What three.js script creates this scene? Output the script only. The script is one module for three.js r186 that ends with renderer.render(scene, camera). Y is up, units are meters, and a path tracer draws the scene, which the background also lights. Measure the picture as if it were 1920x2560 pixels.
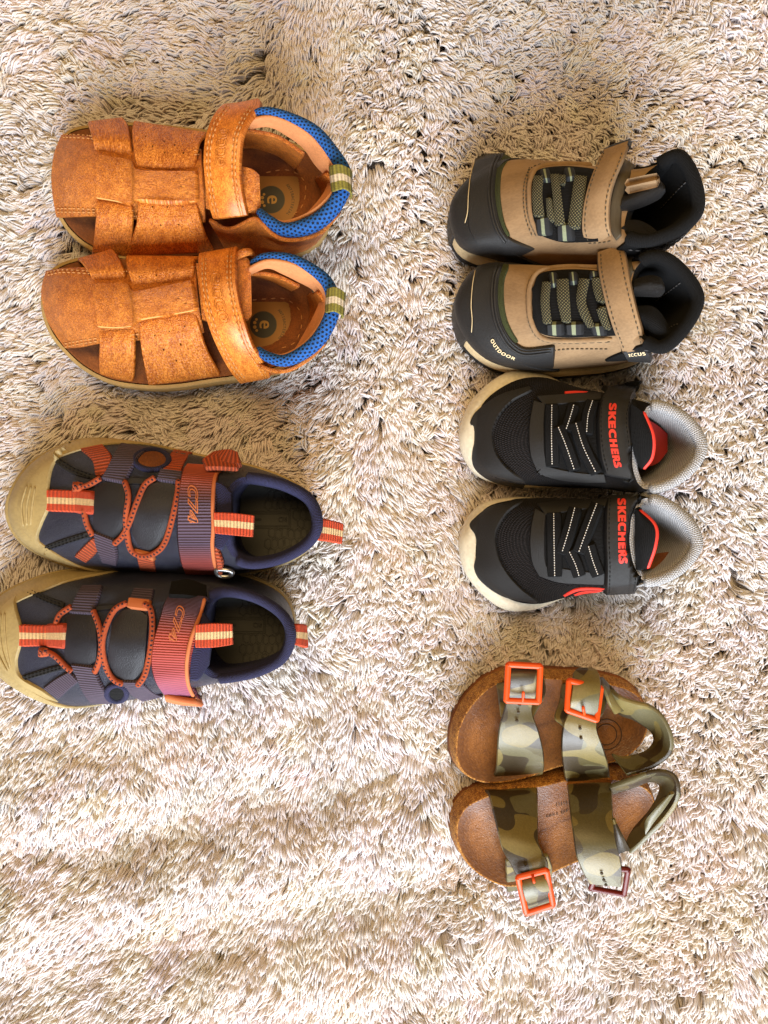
import * as THREE from 'three';
import { mergeGeometries } from 'three/addons/utils/BufferGeometryUtils.js';
import { RectAreaLightUniformsLib } from 'three/addons/lights/RectAreaLightUniformsLib.js';

// ---------- camera: a phone held level above the rug, looking straight down ----------
const CAM_H = 0.46, FOV = 66;
const scene = new THREE.Scene();
const camera = new THREE.PerspectiveCamera(FOV, 768 / 1024, 0.01, 30);
camera.position.set(0, CAM_H, 0);
camera.up.set(0, 0, -1);
camera.lookAt(0, 0, 0);
scene.add(camera);

// ---------- light: a broad cool window beyond the foot of the picture, a warm ceiling lamp ----------
RectAreaLightUniformsLib.init();
const windowLight = new THREE.RectAreaLight(new THREE.Color().setRGB(0.83, 0.91, 1.0), 19.0, 1.3, 1.5);
windowLight.position.set(0.10, 0.86, 1.6);
windowLight.lookAt(0.05, 0.3, 0);
windowLight.name = 'window_light';
scene.add(windowLight);
const ceilingLight = new THREE.RectAreaLight(new THREE.Color().setRGB(1.0, 0.69, 0.31), 8.4, 1.1, 1.1);
ceilingLight.position.set(-0.15, 1.9, -0.85);
ceilingLight.lookAt(0, 0, 0);
ceilingLight.name = 'ceiling_light';
scene.add(ceilingLight);
scene.background = new THREE.Color().setRGB(0.085, 0.068, 0.038);

const renderer = new THREE.WebGLRenderer({ antialias: true });
renderer.toneMapping = THREE.LinearToneMapping;
renderer.toneMappingExposure = 1.0;
renderer.shadowMap.enabled = true;

// ---------- small tools ----------
let seed = 12345;
const rnd = () => { seed = (seed * 1664525 + 1013904223) >>> 0; return seed / 4294967296; };
const rr = (a, b) => a + (b - a) * rnd();
const lerp = (a, b, t) => a + (b - a) * t;
const clamp = (x, a, b) => Math.min(b, Math.max(a, x));
const smooth = (a, b, x) => { const t = clamp((x - a) / (b - a), 0, 1); return t * t * (3 - 2 * t); };
const V = (x, y, z) => new THREE.Vector3(x, y, z);
const hash2 = (i, j, s = 0) => { let h = (i * 374761393 + j * 668265263 + s * 1442695041) | 0; h = Math.imul(h ^ (h >>> 13), 1274126177); h ^= h >>> 16; return (h >>> 0) / 4294967296; };
function vnoise(x, y, per = 0, s = 0) {          // value noise 0..1, tileable with period per
  const i = Math.floor(x), j = Math.floor(y), fx = x - i, fy = y - j;
  const w = per ? (k) => ((k % per) + per) % per : (k) => k;
  const u = fx * fx * (3 - 2 * fx), v = fy * fy * (3 - 2 * fy);
  return lerp(lerp(hash2(w(i), w(j), s), hash2(w(i + 1), w(j), s), u), lerp(hash2(w(i), w(j + 1), s), hash2(w(i + 1), w(j + 1), s), u), v);
}
function fbm(x, y, per, oct = 4, s = 0) { let a = 0, k = 0.5, t = 0; for (let o = 0; o < oct; o++) { a += k * vnoise(x, y, per, s + o); t += k; x *= 2; y *= 2; per *= 2; k *= 0.5; } return a / t; }
function worley(x, y, per, s = 0) {
  const i = Math.floor(x), j = Math.floor(y); let d1 = 9, d2 = 9, id = 0; const w = (k) => ((k % per) + per) % per;
  for (let a = -1; a <= 1; a++) for (let b = -1; b <= 1; b++) {
    const ci = i + a, cj = j + b, hx = hash2(w(ci), w(cj), s), hy = hash2(w(ci), w(cj), s + 7);
    const d = Math.hypot(ci + hx - x, cj + hy - y); if (d < d1) { d2 = d1; d1 = d; id = hash2(w(ci), w(cj), s + 3); } else if (d < d2) d2 = d;
  }
  return [d1, d2, id];
}
// the picture's own pixels (1920 x 2560) give plan positions once a height above the rug is known
const FPX = 1280 / Math.tan(FOV * Math.PI / 360);
const unpix = (px, py, h) => V((px - 960) * (CAM_H - h) / FPX, h, (py - 1280) * (CAM_H - h) / FPX);
// Catmull-Rom through arrays of numbers
function crs(pts, n, closed = false) {
  const m = pts.length, out = [], d = pts[0].length, g = (i) => closed ? pts[((i % m) + m) % m] : pts[clamp(i, 0, m - 1)];
  const segs = closed ? m : m - 1, tot = closed ? n : n - 1;
  for (let k = 0; k < n; k++) {
    const f = k / tot * segs, i = Math.min(Math.floor(f), segs - 1), t = f - i, q = [];
    let a = g(i - 1), b = g(i), c = g(i + 1), e = g(i + 2);
    if (!closed && i === 0) a = b.map((v, z) => 2 * v - c[z]);
    if (!closed && i === m - 2) e = c.map((v, z) => 2 * v - b[z]);
    for (let z = 0; z < d; z++) q.push(0.5 * (2 * b[z] + (c[z] - a[z]) * t + (2 * a[z] - 5 * b[z] + 4 * c[z] - e[z]) * t * t + (3 * b[z] - a[z] - 3 * c[z] + e[z]) * t * t * t));
    out.push(q);
  }
  return out;
}
// ---------- textures ----------
function dataTex(n, fn, srgb = true, m = n) {
  const d = new Uint8Array(n * m * 4);
  for (let y = 0; y < m; y++) for (let x = 0; x < n; x++) { const c = fn(x / n, y / m), k = (y * n + x) * 4; if (typeof c === 'number') { d[k] = d[k + 1] = d[k + 2] = clamp(c, 0, 1) * 255; } else for (let z = 0; z < 3; z++) d[k + z] = clamp(c[z], 0, 1) * 255; d[k + 3] = 255; }
  const t = new THREE.DataTexture(d, n, m); t.wrapS = t.wrapT = THREE.RepeatWrapping; t.magFilter = THREE.LinearFilter; t.minFilter = THREE.LinearMipmapLinearFilter; t.generateMipmaps = true;
  if (srgb) t.colorSpace = THREE.SRGBColorSpace; t.needsUpdate = true; return t;
}
function canvasTex(w, h, draw) { const c = document.createElement('canvas'); c.width = w; c.height = h; const g = c.getContext('2d'); draw(g, w, h); const t = new THREE.CanvasTexture(c); t.colorSpace = THREE.SRGBColorSpace; t.wrapS = t.wrapT = THREE.RepeatWrapping; return t; }
const rep = (t, sx, sy = sx) => { const c = t.clone(); c.repeat.set(1 / sx, 1 / sy); c.needsUpdate = true; return c; };   // one tile per sx metres
const mixc = (a, b, t) => [lerp(a[0], b[0], t), lerp(a[1], b[1], t), lerp(a[2], b[2], t)];
const MS = (o) => { const m = new (o.sheen || o.clearcoat || o.specularIntensity !== undefined || o.transmission ? THREE.MeshPhysicalMaterial : THREE.MeshStandardMaterial)({ roughness: 0.8, metalness: 0, side: THREE.DoubleSide, ...o }); return m; };
const lin = (r, g, b) => new THREE.Color().setRGB(r, g, b);
// ---------- meshes ----------
const taken = {};
function numbered(n) { const k = taken[n] = (taken[n] === undefined ? 0 : taken[n] + 1); return k ? n + '_' + String(k).padStart(3, '0') : n; }
function thing(name, label, category, group, at) { const o = new THREE.Group(); o.name = numbered(name); o.userData = { label, category }; if (group) o.userData.group = group; if (at) o.position.copy(at); scene.add(o); return o; }
function put(name, geo, mat, parent, label) {
  if (Array.isArray(geo)) { geo = geo.map((g) => g.index ? g.toNonIndexed() : g); geo = mergeGeometries(geo); }
  let root = parent, off = V(0, 0, 0); while (root && root !== scene) { off.add(root.position); root = root.parent; }
  if (off.lengthSq() > 0) { geo = geo.clone(); geo.translate(-off.x, -off.y, -off.z); }
  const m = new THREE.Mesh(geo, mat); m.name = name; m.castShadow = m.receiveShadow = true; if (label) m.userData.label = label; (parent || scene).add(m); return m;
}
// a sheet from a grid of points; closed joins the ends of every row; uv in metres, or 0..1 with unit
function sheet(rows, { closed = false, unit = false, flip = false } = {}) {
  const nv = rows.length, nu = rows[0].length, W = closed ? nu + 1 : nu, pos = [], uv = [], idx = [];
  const vs = [0]; const mu = Math.floor(nu / 2);
  for (let j = 1; j < nv; j++) { let d = 0; for (const q of [0, mu, nu - 1]) d += rows[j][q].distanceTo(rows[j - 1][q]) / 3; vs.push(vs[j - 1] + d); }
  const mid = rows[Math.floor(nv / 2)], us = [0]; for (let i = 1; i < W; i++) us.push(us[i - 1] + mid[i % nu].distanceTo(mid[i - 1]));
  for (let j = 0; j < nv; j++) for (let i = 0; i < W; i++) { const p = rows[j][i % nu]; pos.push(p.x, p.y, p.z); unit ? uv.push(i / (W - 1), j / (nv - 1)) : uv.push(us[i], vs[j]); }
  for (let j = 0; j < nv - 1; j++) for (let i = 0; i < W - 1; i++) { const a = j * W + i, b = a + 1, c = a + W, d = c + 1; flip ? idx.push(a, b, c, b, d, c) : idx.push(a, c, b, b, c, d); }
  const g = new THREE.BufferGeometry(); g.setAttribute('position', new THREE.Float32BufferAttribute(pos, 3)); g.setAttribute('uv', new THREE.Float32BufferAttribute(uv, 2)); g.setIndex(idx); g.computeVertexNormals();
  if (closed) { const n = g.attributes.normal; for (let j = 0; j < nv; j++) { const a = j * W, b = a + W - 1, s = V(n.getX(a) + n.getX(b), n.getY(a) + n.getY(b), n.getZ(a) + n.getZ(b)).normalize(); n.setXYZ(a, s.x, s.y, s.z); n.setXYZ(b, s.x, s.y, s.z); } }
  return g;
}
// a sheet with thickness t below it and rounded edges all round
function slab(rows, t, { unit = false } = {}) {
  const nv = rows.length, nu = rows[0].length, N = [];
  for (let j = 0; j < nv; j++) { N.push([]); for (let i = 0; i < nu; i++) { const a = rows[j][Math.max(i - 1, 0)], b = rows[j][Math.min(i + 1, nu - 1)], c = rows[Math.max(j - 1, 0)][i], d = rows[Math.min(j + 1, nv - 1)][i]; const n = V().subVectors(b, a).cross(V().subVectors(d, c)); if (n.lengthSq() < 1e-20) n.set(0, 1, 0); n.normalize(); N[j].push(n); } }
  let up = 0; for (const r of N) for (const n of r) up += n.y; const s = up < 0 ? -1 : 1;
  for (const r of N) for (const n of r) n.multiplyScalar(s);
  const low = rows.map((r, j) => r.map((p, i) => p.clone().addScaledVector(N[j][i], -t)));
  const g1 = sheet(rows, { unit, flip: s < 0 }), g2 = sheet(low, { unit, flip: s > 0 });
  const loop = []; for (let i = 0; i < nu; i++) loop.push([0, i]); for (let j = 1; j < nv; j++) loop.push([j, nu - 1]); for (let i = nu - 2; i >= 0; i--) loop.push([nv - 1, i]); for (let j = nv - 2; j > 0; j--) loop.push([j, 0]);
  const A = loop.map(([j, i]) => rows[j][i].clone()), B = loop.map(([j, i]) => low[j][i].clone());
  const M = loop.map(([j, i]) => { const jj = clamp(j, 1, nv - 2), ii = clamp(i, 1, nu - 2), o = V().subVectors(rows[j][i], rows[jj][ii]); o.addScaledVector(N[j][i], -o.dot(N[j][i])); if (o.lengthSq() > 1e-20) o.setLength(t * 0.35); return rows[j][i].clone().addScaledVector(N[j][i], -t / 2).add(o); });
  const g3 = sheet([A, M, B], { closed: true, flip: s < 0 });
  if (unit) { const uv = g3.attributes.uv; const W = loop.length + 1; for (let r = 0; r < 3; r++) for (let k = 0; k < W; k++) { const [j, i] = loop[k % loop.length]; uv.setXY(r * W + k, i / (nu - 1), j / (nv - 1)); } }
  return mergeGeometries([g1, g2, g3].map((g) => g.toNonIndexed()));
}
function tube(pts, r, { n = 40, k = 8, closed = false, flat = 1, upv = V(0, 1, 0) } = {}) {    // pts: Vector3; r: number or per-point array; flat squeezes along upv
  const P = crs(pts.map((p, i) => [p.x, p.y, p.z, Array.isArray(r) ? r[i] : r]), n, closed), rows = [];
  for (let i = 0; i < n; i++) {
    const a = P[closed ? (i - 1 + n) % n : Math.max(i - 1, 0)], b = P[closed ? (i + 1) % n : Math.min(i + 1, n - 1)], t = V(b[0] - a[0], b[1] - a[1], b[2] - a[2]).normalize();
    const s = V().crossVectors(t, upv).normalize(), u = V().crossVectors(s, t).normalize(), row = [], e = (!closed && (i === 0 || i === n - 1)) ? 0.35 : 1;
    for (let q = 0; q < k; q++) { const w = q / k * Math.PI * 2; row.push(V(P[i][0], P[i][1], P[i][2]).addScaledVector(s, Math.cos(w) * P[i][3] * e).addScaledVector(u, Math.sin(w) * P[i][3] * e * flat)); }
    rows.push(row);
  }
  if (closed) rows.push(rows[0].map((p) => p.clone()));
  else { const c0 = V(P[0][0], P[0][1], P[0][2]), c1 = V(P[n - 1][0], P[n - 1][1], P[n - 1][2]); rows.unshift(rows[0].map(() => c0.clone())); rows.push(rows[0].map(() => c1.clone())); }
  return sheet(rows, { closed: true });
}
// ---------- the rug: a woven backing and a deep curly pile that lies over in drifting directions ----------
function rugY(x, z) {
  let y = 0.0035 * (vnoise(x * 9 + 40, z * 9 + 40, 0, 5) - 0.5) + 0.002 * (vnoise(x * 22 + 7, z * 22 + 3, 0, 6) - 0.5);
  const wz = smooth(0.10, 0.17, z) * (1 - smooth(-0.02, 0.16, x));           // soft folds across the near left corner
  y += 0.0034 * wz * Math.sin((z * 0.965 + x * 0.26 - 0.165 + 0.012 * vnoise(x * 12, z * 12, 0, 9)) * 2 * Math.PI / 0.072);
  return y;
}
const footprints = [];                       // plan outlines of what stands on the rug: [[x, z], ...]
const inPoly = (p, x, z) => { let c = false; for (let i = 0, j = p.length - 1; i < p.length; j = i++) if ((p[i][1] > z) !== (p[j][1] > z) && x < (p[j][0] - p[i][0]) * (z - p[i][1]) / (p[j][1] - p[i][1]) + p[i][0]) c = !c; return c; };
function buildRug() {
  const rug = new THREE.Group(); rug.name = 'rug'; rug.userData = { kind: 'structure', label: 'shaggy cream and beige rug with long curly pile' }; scene.add(rug);
  const rows = []; for (let j = 0; j <= 60; j++) { const r = []; for (let i = 0; i <= 50; i++) { const x = lerp(-0.57, 0.57, i / 50), z = lerp(-0.67, 0.67, j / 60); r.push(V(x, rugY(x, z) - 0.0105, z)); } rows.push(r); }
  put('backing', slab(rows, 0.006), MS({ color: lin(0.72, 0.64, 0.56), roughness: 1 }), rug);
  const yarn = MS({ color: 0xffffff, roughness: 1, specularIntensity: 0.05, transmission: 0.3, thickness: 0 });
  // a few tufts, each a bundle of tapering wavy yarn ends lying towards +x
  const strand = (x0, z0, len, turn, wave, ph, rad, rise) => {
    const pts = [], rs = [];
    for (let k = 0; k <= 6; k++) {
      const t = k / 6, a = turn * t, s = len * t;
      const y = rise * (1 - Math.pow(1 - Math.min(1, t * 1.45), 2)) - rise * 0.28 * smooth(0.6, 1, t);
      const w = wave * Math.sin(ph + t * 6.4) * t;
      pts.push(V(x0 + s * 0.92 * Math.cos(a) - w * Math.sin(a), y + 0.5 * wave * Math.cos(ph + t * 6.4) * t, z0 + s * 0.92 * Math.sin(a) + w * Math.cos(a)));
      rs.push(rad * (0.8 + 0.4 * Math.sin(Math.PI * Math.min(1, t * 1.1))) * (t > 0.7 ? 1 - (t - 0.7) * 2.6 : 1));
    }
    return tube(pts, rs, { n: 7, k: 4 });
  };
  const SIDE = 0.0140;
  const patch = (len, curl) => {          // a square of pile: locks of a few nearly parallel yarn ends, every lock with a lie of its own
    const gs = [];
    for (let l = 0; l < 25; l++) {
      const lx = ((l % 5) / 5 - 0.4 + rr(-0.12, 0.12)) * SIDE * 1.05, lz = (Math.floor(l / 5) / 5 - 0.4 + rr(-0.12, 0.12)) * SIDE * 1.05, yaw = rr(-0.34, 0.34) * (0.35 + 0.9 * curl), lt = rr(-0.5, 0.5) * (0.4 + 1.3 * curl), lw = rr(0.0003, 0.001) * (0.5 + 0.8 * curl), lp = rr(0, 6.28), lh = rr(0.0090, 0.0118), ll = len * rr(0.75, 1.2);
      const cy = Math.cos(yaw), sy = Math.sin(yaw), n = rnd() < 0.6 ? 5 : 4;
      for (let k = 0; k < n; k++) { const g = strand(rr(-0.0012, 0.0012), (k - (n - 1) / 2) * 0.00078 + rr(-0.0002, 0.0002), ll * rr(0.85, 1.1), lt + rr(-0.12, 0.12), lw * rr(0.8, 1.2), lp + rr(-0.4, 0.4), rr(0.00042, 0.00066), lh * rr(0.88, 1.05)); const m4 = new THREE.Matrix4().makeRotationY(-yaw).setPosition(lx, 0, lz); g.applyMatrix4(m4); gs.push(g); }
    }
    return mergeGeometries(gs.map((g) => g.toNonIndexed()));
  };
  const NK = 10, kinds = []; for (let k = 0; k < NK; k++) kinds.push({ g: patch(0.0165, 0.12), list: [] }); for (let k = 0; k < NK; k++) kinds.push({ g: patch(0.0112, 0.9), list: [] });
  const m = new THREE.Matrix4(), q = new THREE.Quaternion(), qy = new THREE.Quaternion(), up = V(0, 1, 0), c = new THREE.Color();
  const add = (x, z) => {
    const e = 0.0085; for (const f of footprints) if (inPoly(f, x - e, z - e) && inPoly(f, x + e, z - e) && inPoly(f, x - e, z + e) && inPoly(f, x + e, z + e)) return;
    // lie: sideways at the far edge, towards the foot of the picture near it, with whorls
    const far = 1 - smooth(-0.2, 0.12, z), n1 = vnoise(x * 7 + 11, z * 7 + 5, 0, 21), n2 = vnoise(x * 23 + 3, z * 23 + 9, 0, 22), n3 = vnoise(x * 50, z * 50, 0, 23);
    const leftness = 1 - smooth(-0.1, 0.12, x), calm = leftness * smooth(0.08, 0.16, z);
    const ang = lerp(lerp(1.45, 2.05, leftness), lerp(1.2, 2.75, leftness), far) + ((n1 - 0.5) * 2.2 + (n2 - 0.5) * 1.9 + (n3 - 0.5) * 0.9 + rr(-0.22, 0.22)) * lerp(1, 0.34, calm);
    const curl = smooth(0.25, 0.75, lerp(0.2, 0.85, (1 - leftness) * (1 - 0.6 * smooth(0.05, 0.2, z))) + (n2 - 0.5) * 0.9 - 0.3 * calm);
    const kk = (rnd() < curl ? NK : 0) + Math.floor(rnd() * NK);
    qy.setFromAxisAngle(up, -ang);
    const d = 0.006, sx = (rugY(x + d, z) - rugY(x - d, z)) / (2 * d), sz = (rugY(x, z + d) - rugY(x, z - d)) / (2 * d);
    q.setFromUnitVectors(up, V(-sx + rr(-0.05, 0.05), 1, -sz + rr(-0.05, 0.05)).normalize()); q.multiply(qy);
    const s = rr(0.94, 1.12), hgt = rr(0.94, 1.05) * (0.92 + 0.16 * n2);
    m.compose(V(x, rugY(x, z) - 0.0088, z), q, V(s, s * hgt, s * (rnd() < 0.5 ? -1 : 1)));
    const n4 = vnoise(x * 30 + 70, z * 30 + 20, 0, 31), n5 = vnoise(x * 11 + 5, z * 11 + 2, 0, 33), b = 0.83 + 0.10 * (rnd() - 0.5) + 0.08 * (n4 - 0.5);
    c.setRGB(b * 1.01, b * lerp(0.905, 0.945, rnd()) * lerp(0.97, 1.01, n5), b * lerp(0.86, 0.93, rnd()) * lerp(0.92, 1.02, n5));
    kinds[kk].list.push([m.clone(), c.clone()]);
  };
  const step = 0.0128;
  for (let z = -0.66; z < 0.66; z += step) for (let x = -0.56; x < 0.56; x += step) add(x + rr(-0.25, 0.25) * step, z + rr(-0.25, 0.25) * step);
  kinds.forEach((k) => { const im = new THREE.InstancedMesh(k.g, yarn, k.list.length); im.name = 'pile'; im.userData.kind = 'stuff'; im.castShadow = im.receiveShadow = true; k.list.forEach(([mm, cc], i) => { im.setMatrixAt(i, mm); im.setColorAt(i, cc); }); rug.add(im); });
}
// ---------- shoe tools: each shoe is drawn in a frame of its own (pixels of the picture, scaled), heights in millimetres ----------
function frame(ox, oy, s) {
  const c = { ox, oy, s };
  c.P = (x, y, h) => unpix(ox + x * s, oy + y * s, h / 1000);
  c.toPix = (v) => [((960 + v.x * FPX / (CAM_H - v.y)) - ox) / s, ((1280 + v.z * FPX / (CAM_H - v.y)) - oy) / s];
  c.h = () => 0;
  // heights of the given shapes, so that trim can be laid on them
  c.measure = (geos) => {
    const st = 4, X0 = -240, Y0 = -240, nx = 560, ny = 420, a = new Float32Array(nx * ny).fill(-99);
    for (const g of geos) {
      const p = g.attributes.position, ix = g.index, nt = (ix ? ix.count : p.count) / 3, q = [];
      for (let i = 0; i < p.count; i++) { const v = V(p.getX(i), p.getY(i), p.getZ(i)), [x, y] = c.toPix(v); q.push([(x - X0) / st, (y - Y0) / st, v.y * 1000]); }
      for (let t = 0; t < nt; t++) {
        const [A, B, C] = [0, 1, 2].map((k) => q[ix ? ix.getX(t * 3 + k) : t * 3 + k]);
        const det = (B[0] - A[0]) * (C[1] - A[1]) - (C[0] - A[0]) * (B[1] - A[1]); if (Math.abs(det) < 1e-9) continue;
        const x0 = Math.max(0, Math.floor(Math.min(A[0], B[0], C[0]))), x1 = Math.min(nx - 1, Math.ceil(Math.max(A[0], B[0], C[0]))), y0 = Math.max(0, Math.floor(Math.min(A[1], B[1], C[1]))), y1 = Math.min(ny - 1, Math.ceil(Math.max(A[1], B[1], C[1])));
        for (let y = y0; y <= y1; y++) for (let x = x0; x <= x1; x++) {
          const u = ((x - A[0]) * (C[1] - A[1]) - (C[0] - A[0]) * (y - A[1])) / det, w = ((B[0] - A[0]) * (y - A[1]) - (x - A[0]) * (B[1] - A[1])) / det;
          if (u < -0.02 || w < -0.02 || u + w > 1.02) continue; const h = A[2] + u * (B[2] - A[2]) + w * (C[2] - A[2]); if (h > a[y * nx + x]) a[y * nx + x] = h;
        }
      }
    }
    const at = (i, j) => { i = clamp(i, 0, nx - 1); j = clamp(j, 0, ny - 1); const v = a[j * nx + i]; if (v > -90) return v; for (let r = 1; r < 14; r++) { let s2 = 0, n = 0; for (let d = -r; d <= r; d++) for (const [e, f] of [[i + d, j - r], [i + d, j + r], [i - r, j + d], [i + r, j + d]]) if (e >= 0 && f >= 0 && e < nx && f < ny && a[f * nx + e] > -90) { s2 += a[f * nx + e]; n++; } if (n) return s2 / n - r * 0.8; } return 0; };
    c.h = (x, y) => { const fx = (x - X0) / st, fy = (y - Y0) / st, i = Math.floor(fx), j = Math.floor(fy), u = fx - i, v = fy - j; return lerp(lerp(at(i, j), at(i + 1, j), u), lerp(at(i, j + 1), at(i + 1, j + 1), u), v); };
    return c;
  };
  c.hs = (x, y) => (c.h(x, y) * 2 + c.h(x + 9, y) + c.h(x - 9, y) + c.h(x, y + 9) + c.h(x, y - 9)) / 6;
  c.D = (x, y, l = 0) => c.P(x, y, c.hs(x, y) + l);
  // strip between two edges given with heights, or laid on what was measured (lift as third number)
  c.rows = (A, B, o = {}) => {
    const n = o.n || 24, m = o.m || 7, a = crs(A.map((p) => [p[0], p[1], p[2] ?? o.lift ?? 0]), n), b = crs(B.map((p) => [p[0], p[1], p[2] ?? o.lift ?? 0]), n), rows = [];
    for (let j = 0; j < m; j++) { const t = j / (m - 1), r = []; for (let i = 0; i < n; i++) { const x = lerp(a[i][0], b[i][0], t), y = lerp(a[i][1], b[i][1], t), h = lerp(a[i][2], b[i][2], t) + (o.bulge || 0) * Math.sin(Math.PI * t); r.push(o.drape ? c.D(x, y, h) : c.P(x, y, h)); } rows.push(r); }
    return rows;
  };
  c.strip = (A, B, o = {}) => slab(c.rows(A, B, o), (o.t ?? 1.5) / 1000, o);
  c.lay = (A, B, o = {}) => slab(c.rows(A, B, { lift: o.t ?? 1.2, ...o, drape: true }), (o.t ?? 1.2) / 1000 + 0.0004, o);
  c.grid = (cols, o = {}) => { const n = o.n || 36, m = o.m || 18, cc = cols.map((q) => crs(q, m)), rows = []; for (let j = 0; j < m; j++) rows.push(crs(cc.map((q) => q[j]), n).map((p) => o.drape ? c.D(p[0], p[1], (p[2] ?? 0) + (o.lift || 0)) : c.P(p[0], p[1], p[2]))); return rows; };
  c.line = (pts, n, o = {}) => crs(pts.map((p) => [p[0], p[1], p[2] ?? o.lift ?? 0]), n).map((p) => o.flat ? c.P(p[0], p[1], p[2]) : c.D(p[0], p[1], p[2]));
  // a run of stitches laid on what was measured
  c.stitch = (pts, o = {}) => {
    const L = c.line(pts, 160, { lift: 0.2, ...o }), gs = [], pitch = (o.pitch || 2.6) / 1000, r = (o.r || 0.32) / 1000; let acc = 0, from = L[0], on = true; const seg = [];
    for (let i = 1; i < L.length; i++) { let d = L[i].distanceTo(L[i - 1]); acc += d; if (on && acc > pitch * 0.68) { seg.push([from, L[i]]); on = false; acc = 0; } else if (!on && acc > pitch * 0.32) { from = L[i]; on = true; acc = 0; } }
    for (const [a, b] of seg) { const mid = a.clone().lerp(b, 0.5); mid.y += 0.00022; gs.push(tube([a, mid, b], r, { n: 4, k: 5 })); }
    return gs.length ? mergeGeometries(gs.map((g) => g.toNonIndexed())) : null;
  };
  c.foot = (pts, grow = 0) => { const q = crs(pts, 60, true).map((p) => { const v = c.P(p[0], p[1], p[2]); return [v.x, v.z]; }); let cx = 0, cz = 0; q.forEach((p) => { cx += p[0] / 60; cz += p[1] / 60; }); footprints.push(q.map((p) => [cx + (p[0] - cx) * (1 + grow), cz + (p[1] - cz) * (1 + grow)])); };
  return c;
}
// closed outline (Vector3 list) grown or shrunk in plan by d metres
function inset(loop, dd) { const n = loop.length; return loop.map((p, i) => { const d = typeof dd === 'function' ? dd(p) : dd; const a = loop[(i - 1 + n) % n], b = loop[(i + 1) % n], tx = b.x - a.x, tz = b.z - a.z, l = Math.hypot(tx, tz) || 1; return V(p.x - tz / l * d, p.y, p.z + tx / l * d); }); }
const areaSign = (loop) => { let s = 0; loop.forEach((p, i) => { const q = loop[(i + 1) % loop.length]; s += p.x * q.z - q.x * p.z; }); return s < 0 ? -1 : 1; };
const atY = (loop, y) => loop.map((p) => V(p.x, typeof y === 'function' ? y(p) : y, p.z));
const smoothLoop = (loop, n = 72) => crs(loop.map((p) => [p.x, p.y, p.z]), n, true).map((p) => V(p[0], p[1], p[2]));
const loft = (rings, n = 72, m = 24) => { const rr3 = rings.map((r) => smoothLoop(r, n)), out = []; for (let j = 0; j < m; j++) out.push([]); for (let i = 0; i < n; i++) crs(rr3.map((r) => [r[i].x, r[i].y, r[i].z]), m).forEach((p, j) => out[j].push(V(p[0], p[1], p[2]))); return out; };
// lid over a closed loop, running in to its long axis, sunk by dip in the middle
function lid(loop, dip = 0, m = 7) {
  let x0 = 9, x1 = -9; loop.forEach((p) => { x0 = Math.min(x0, p.x); x1 = Math.max(x1, p.x); });
  const w = (x1 - x0) * 0.24, n = loop.length, zAt = (x) => { let a = 9, b = -9; loop.forEach((p, i) => { const q = loop[(i + 1) % n]; if ((p.x - x) * (q.x - x) <= 0 && p.x !== q.x) { const z = lerp(p.z, q.z, (x - p.x) / (q.x - p.x)); a = Math.min(a, z); b = Math.max(b, z); } }); return (a + b) / 2; };
  const rows = []; for (let j = 0; j < m; j++) { const t = j / (m - 1); rows.push(loop.map((p) => { const cx = clamp(p.x, x0 + w, x1 - w), c = V(cx, p.y, zAt(cx)), q = p.clone().lerp(c, t); q.y -= dip * (1 - (1 - t) * (1 - t)); return q; })); }
  return rows;
}
function soleMesh(loop, prof, m = 20) {           // prof: [[inset mm, y mm], ...] from top edge to the ground
  const s = areaSign(loop), rings = prof.map(([d, y]) => atY(inset(loop, s * d / 1000), y / 1000)), rows = loft(rings, 96, m), last = rows[rows.length - 1];
  return mergeGeometries([sheet(rows, { closed: true }), sheet(lid(last, 0), { closed: true })].map((g) => g.toNonIndexed()));
}
// straight square-section bars joined into a rounded rectangular buckle; corners given as Vector3
function buckle(c, r, flat = 0.6) { const pts = []; const n = c.length; for (let i = 0; i < n; i++) { const a = c[i], b = c[(i + 1) % n], p = c[(i - 1 + n) % n]; pts.push(a.clone().lerp(p, 0.06), a.clone().lerp(a.clone().lerp(p, 0.03).lerp(a.clone().lerp(b, 0.03), 0.5), 0.5), a.clone().lerp(b, 0.06), a.clone().lerp(b, 0.5)); } return tube(pts, r, { n: 96, k: 10, closed: true, flat }); }

// ---------- materials ----------
const T = {};
T.suede = dataTex(512, (u, v) => { const f = fbm(u * 10, v * 10, 10, 5, 1), s = vnoise(u * 128, v * 128, 128, 2), w = worley(u * 70, v * 70, 70, 3), k = clamp(0.5 + (f - 0.5) * 0.7 + (s - 0.5) * 0.7 + (w[2] - 0.5) * 0.5, 0, 1); return mixc([0.66, 0.41, 0.20], [1.0, 0.77, 0.50], k); });
T.grain = dataTex(512, (u, v) => { const w = worley(u * 60, v * 60, 60, 11), f = fbm(u * 24, v * 24, 24, 4, 12); return 0.25 + 0.55 * Math.min(1, (w[1] - w[0]) * 1.6) * 0.7 + 0.4 * (f - 0.3); }, false);
T.fine = dataTex(256, (u, v) => 0.5 + 0.6 * (fbm(u * 64, v * 64, 64, 3, 31) - 0.5) + 0.2 * (vnoise(u * 256, v * 256, 256, 2) - 0.5), false);
T.mottle = dataTex(256, (u, v) => { const k = fbm(u * 6, v * 6, 6, 5, 41) * 0.7 + 0.3 * vnoise(u * 90, v * 90, 90, 42); return mixc([0.88, 0.87, 0.86], [1, 1, 1], smooth(0.2, 0.75, k)); });
T.rib = dataTex(64, (u, v) => { const s = Math.sin(u * Math.PI * 8), k = Math.sin(v * Math.PI * 16 + (s > 0 ? 0 : Math.PI)); return 0.5 + 0.35 * s + 0.12 * k; }, false);
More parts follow.
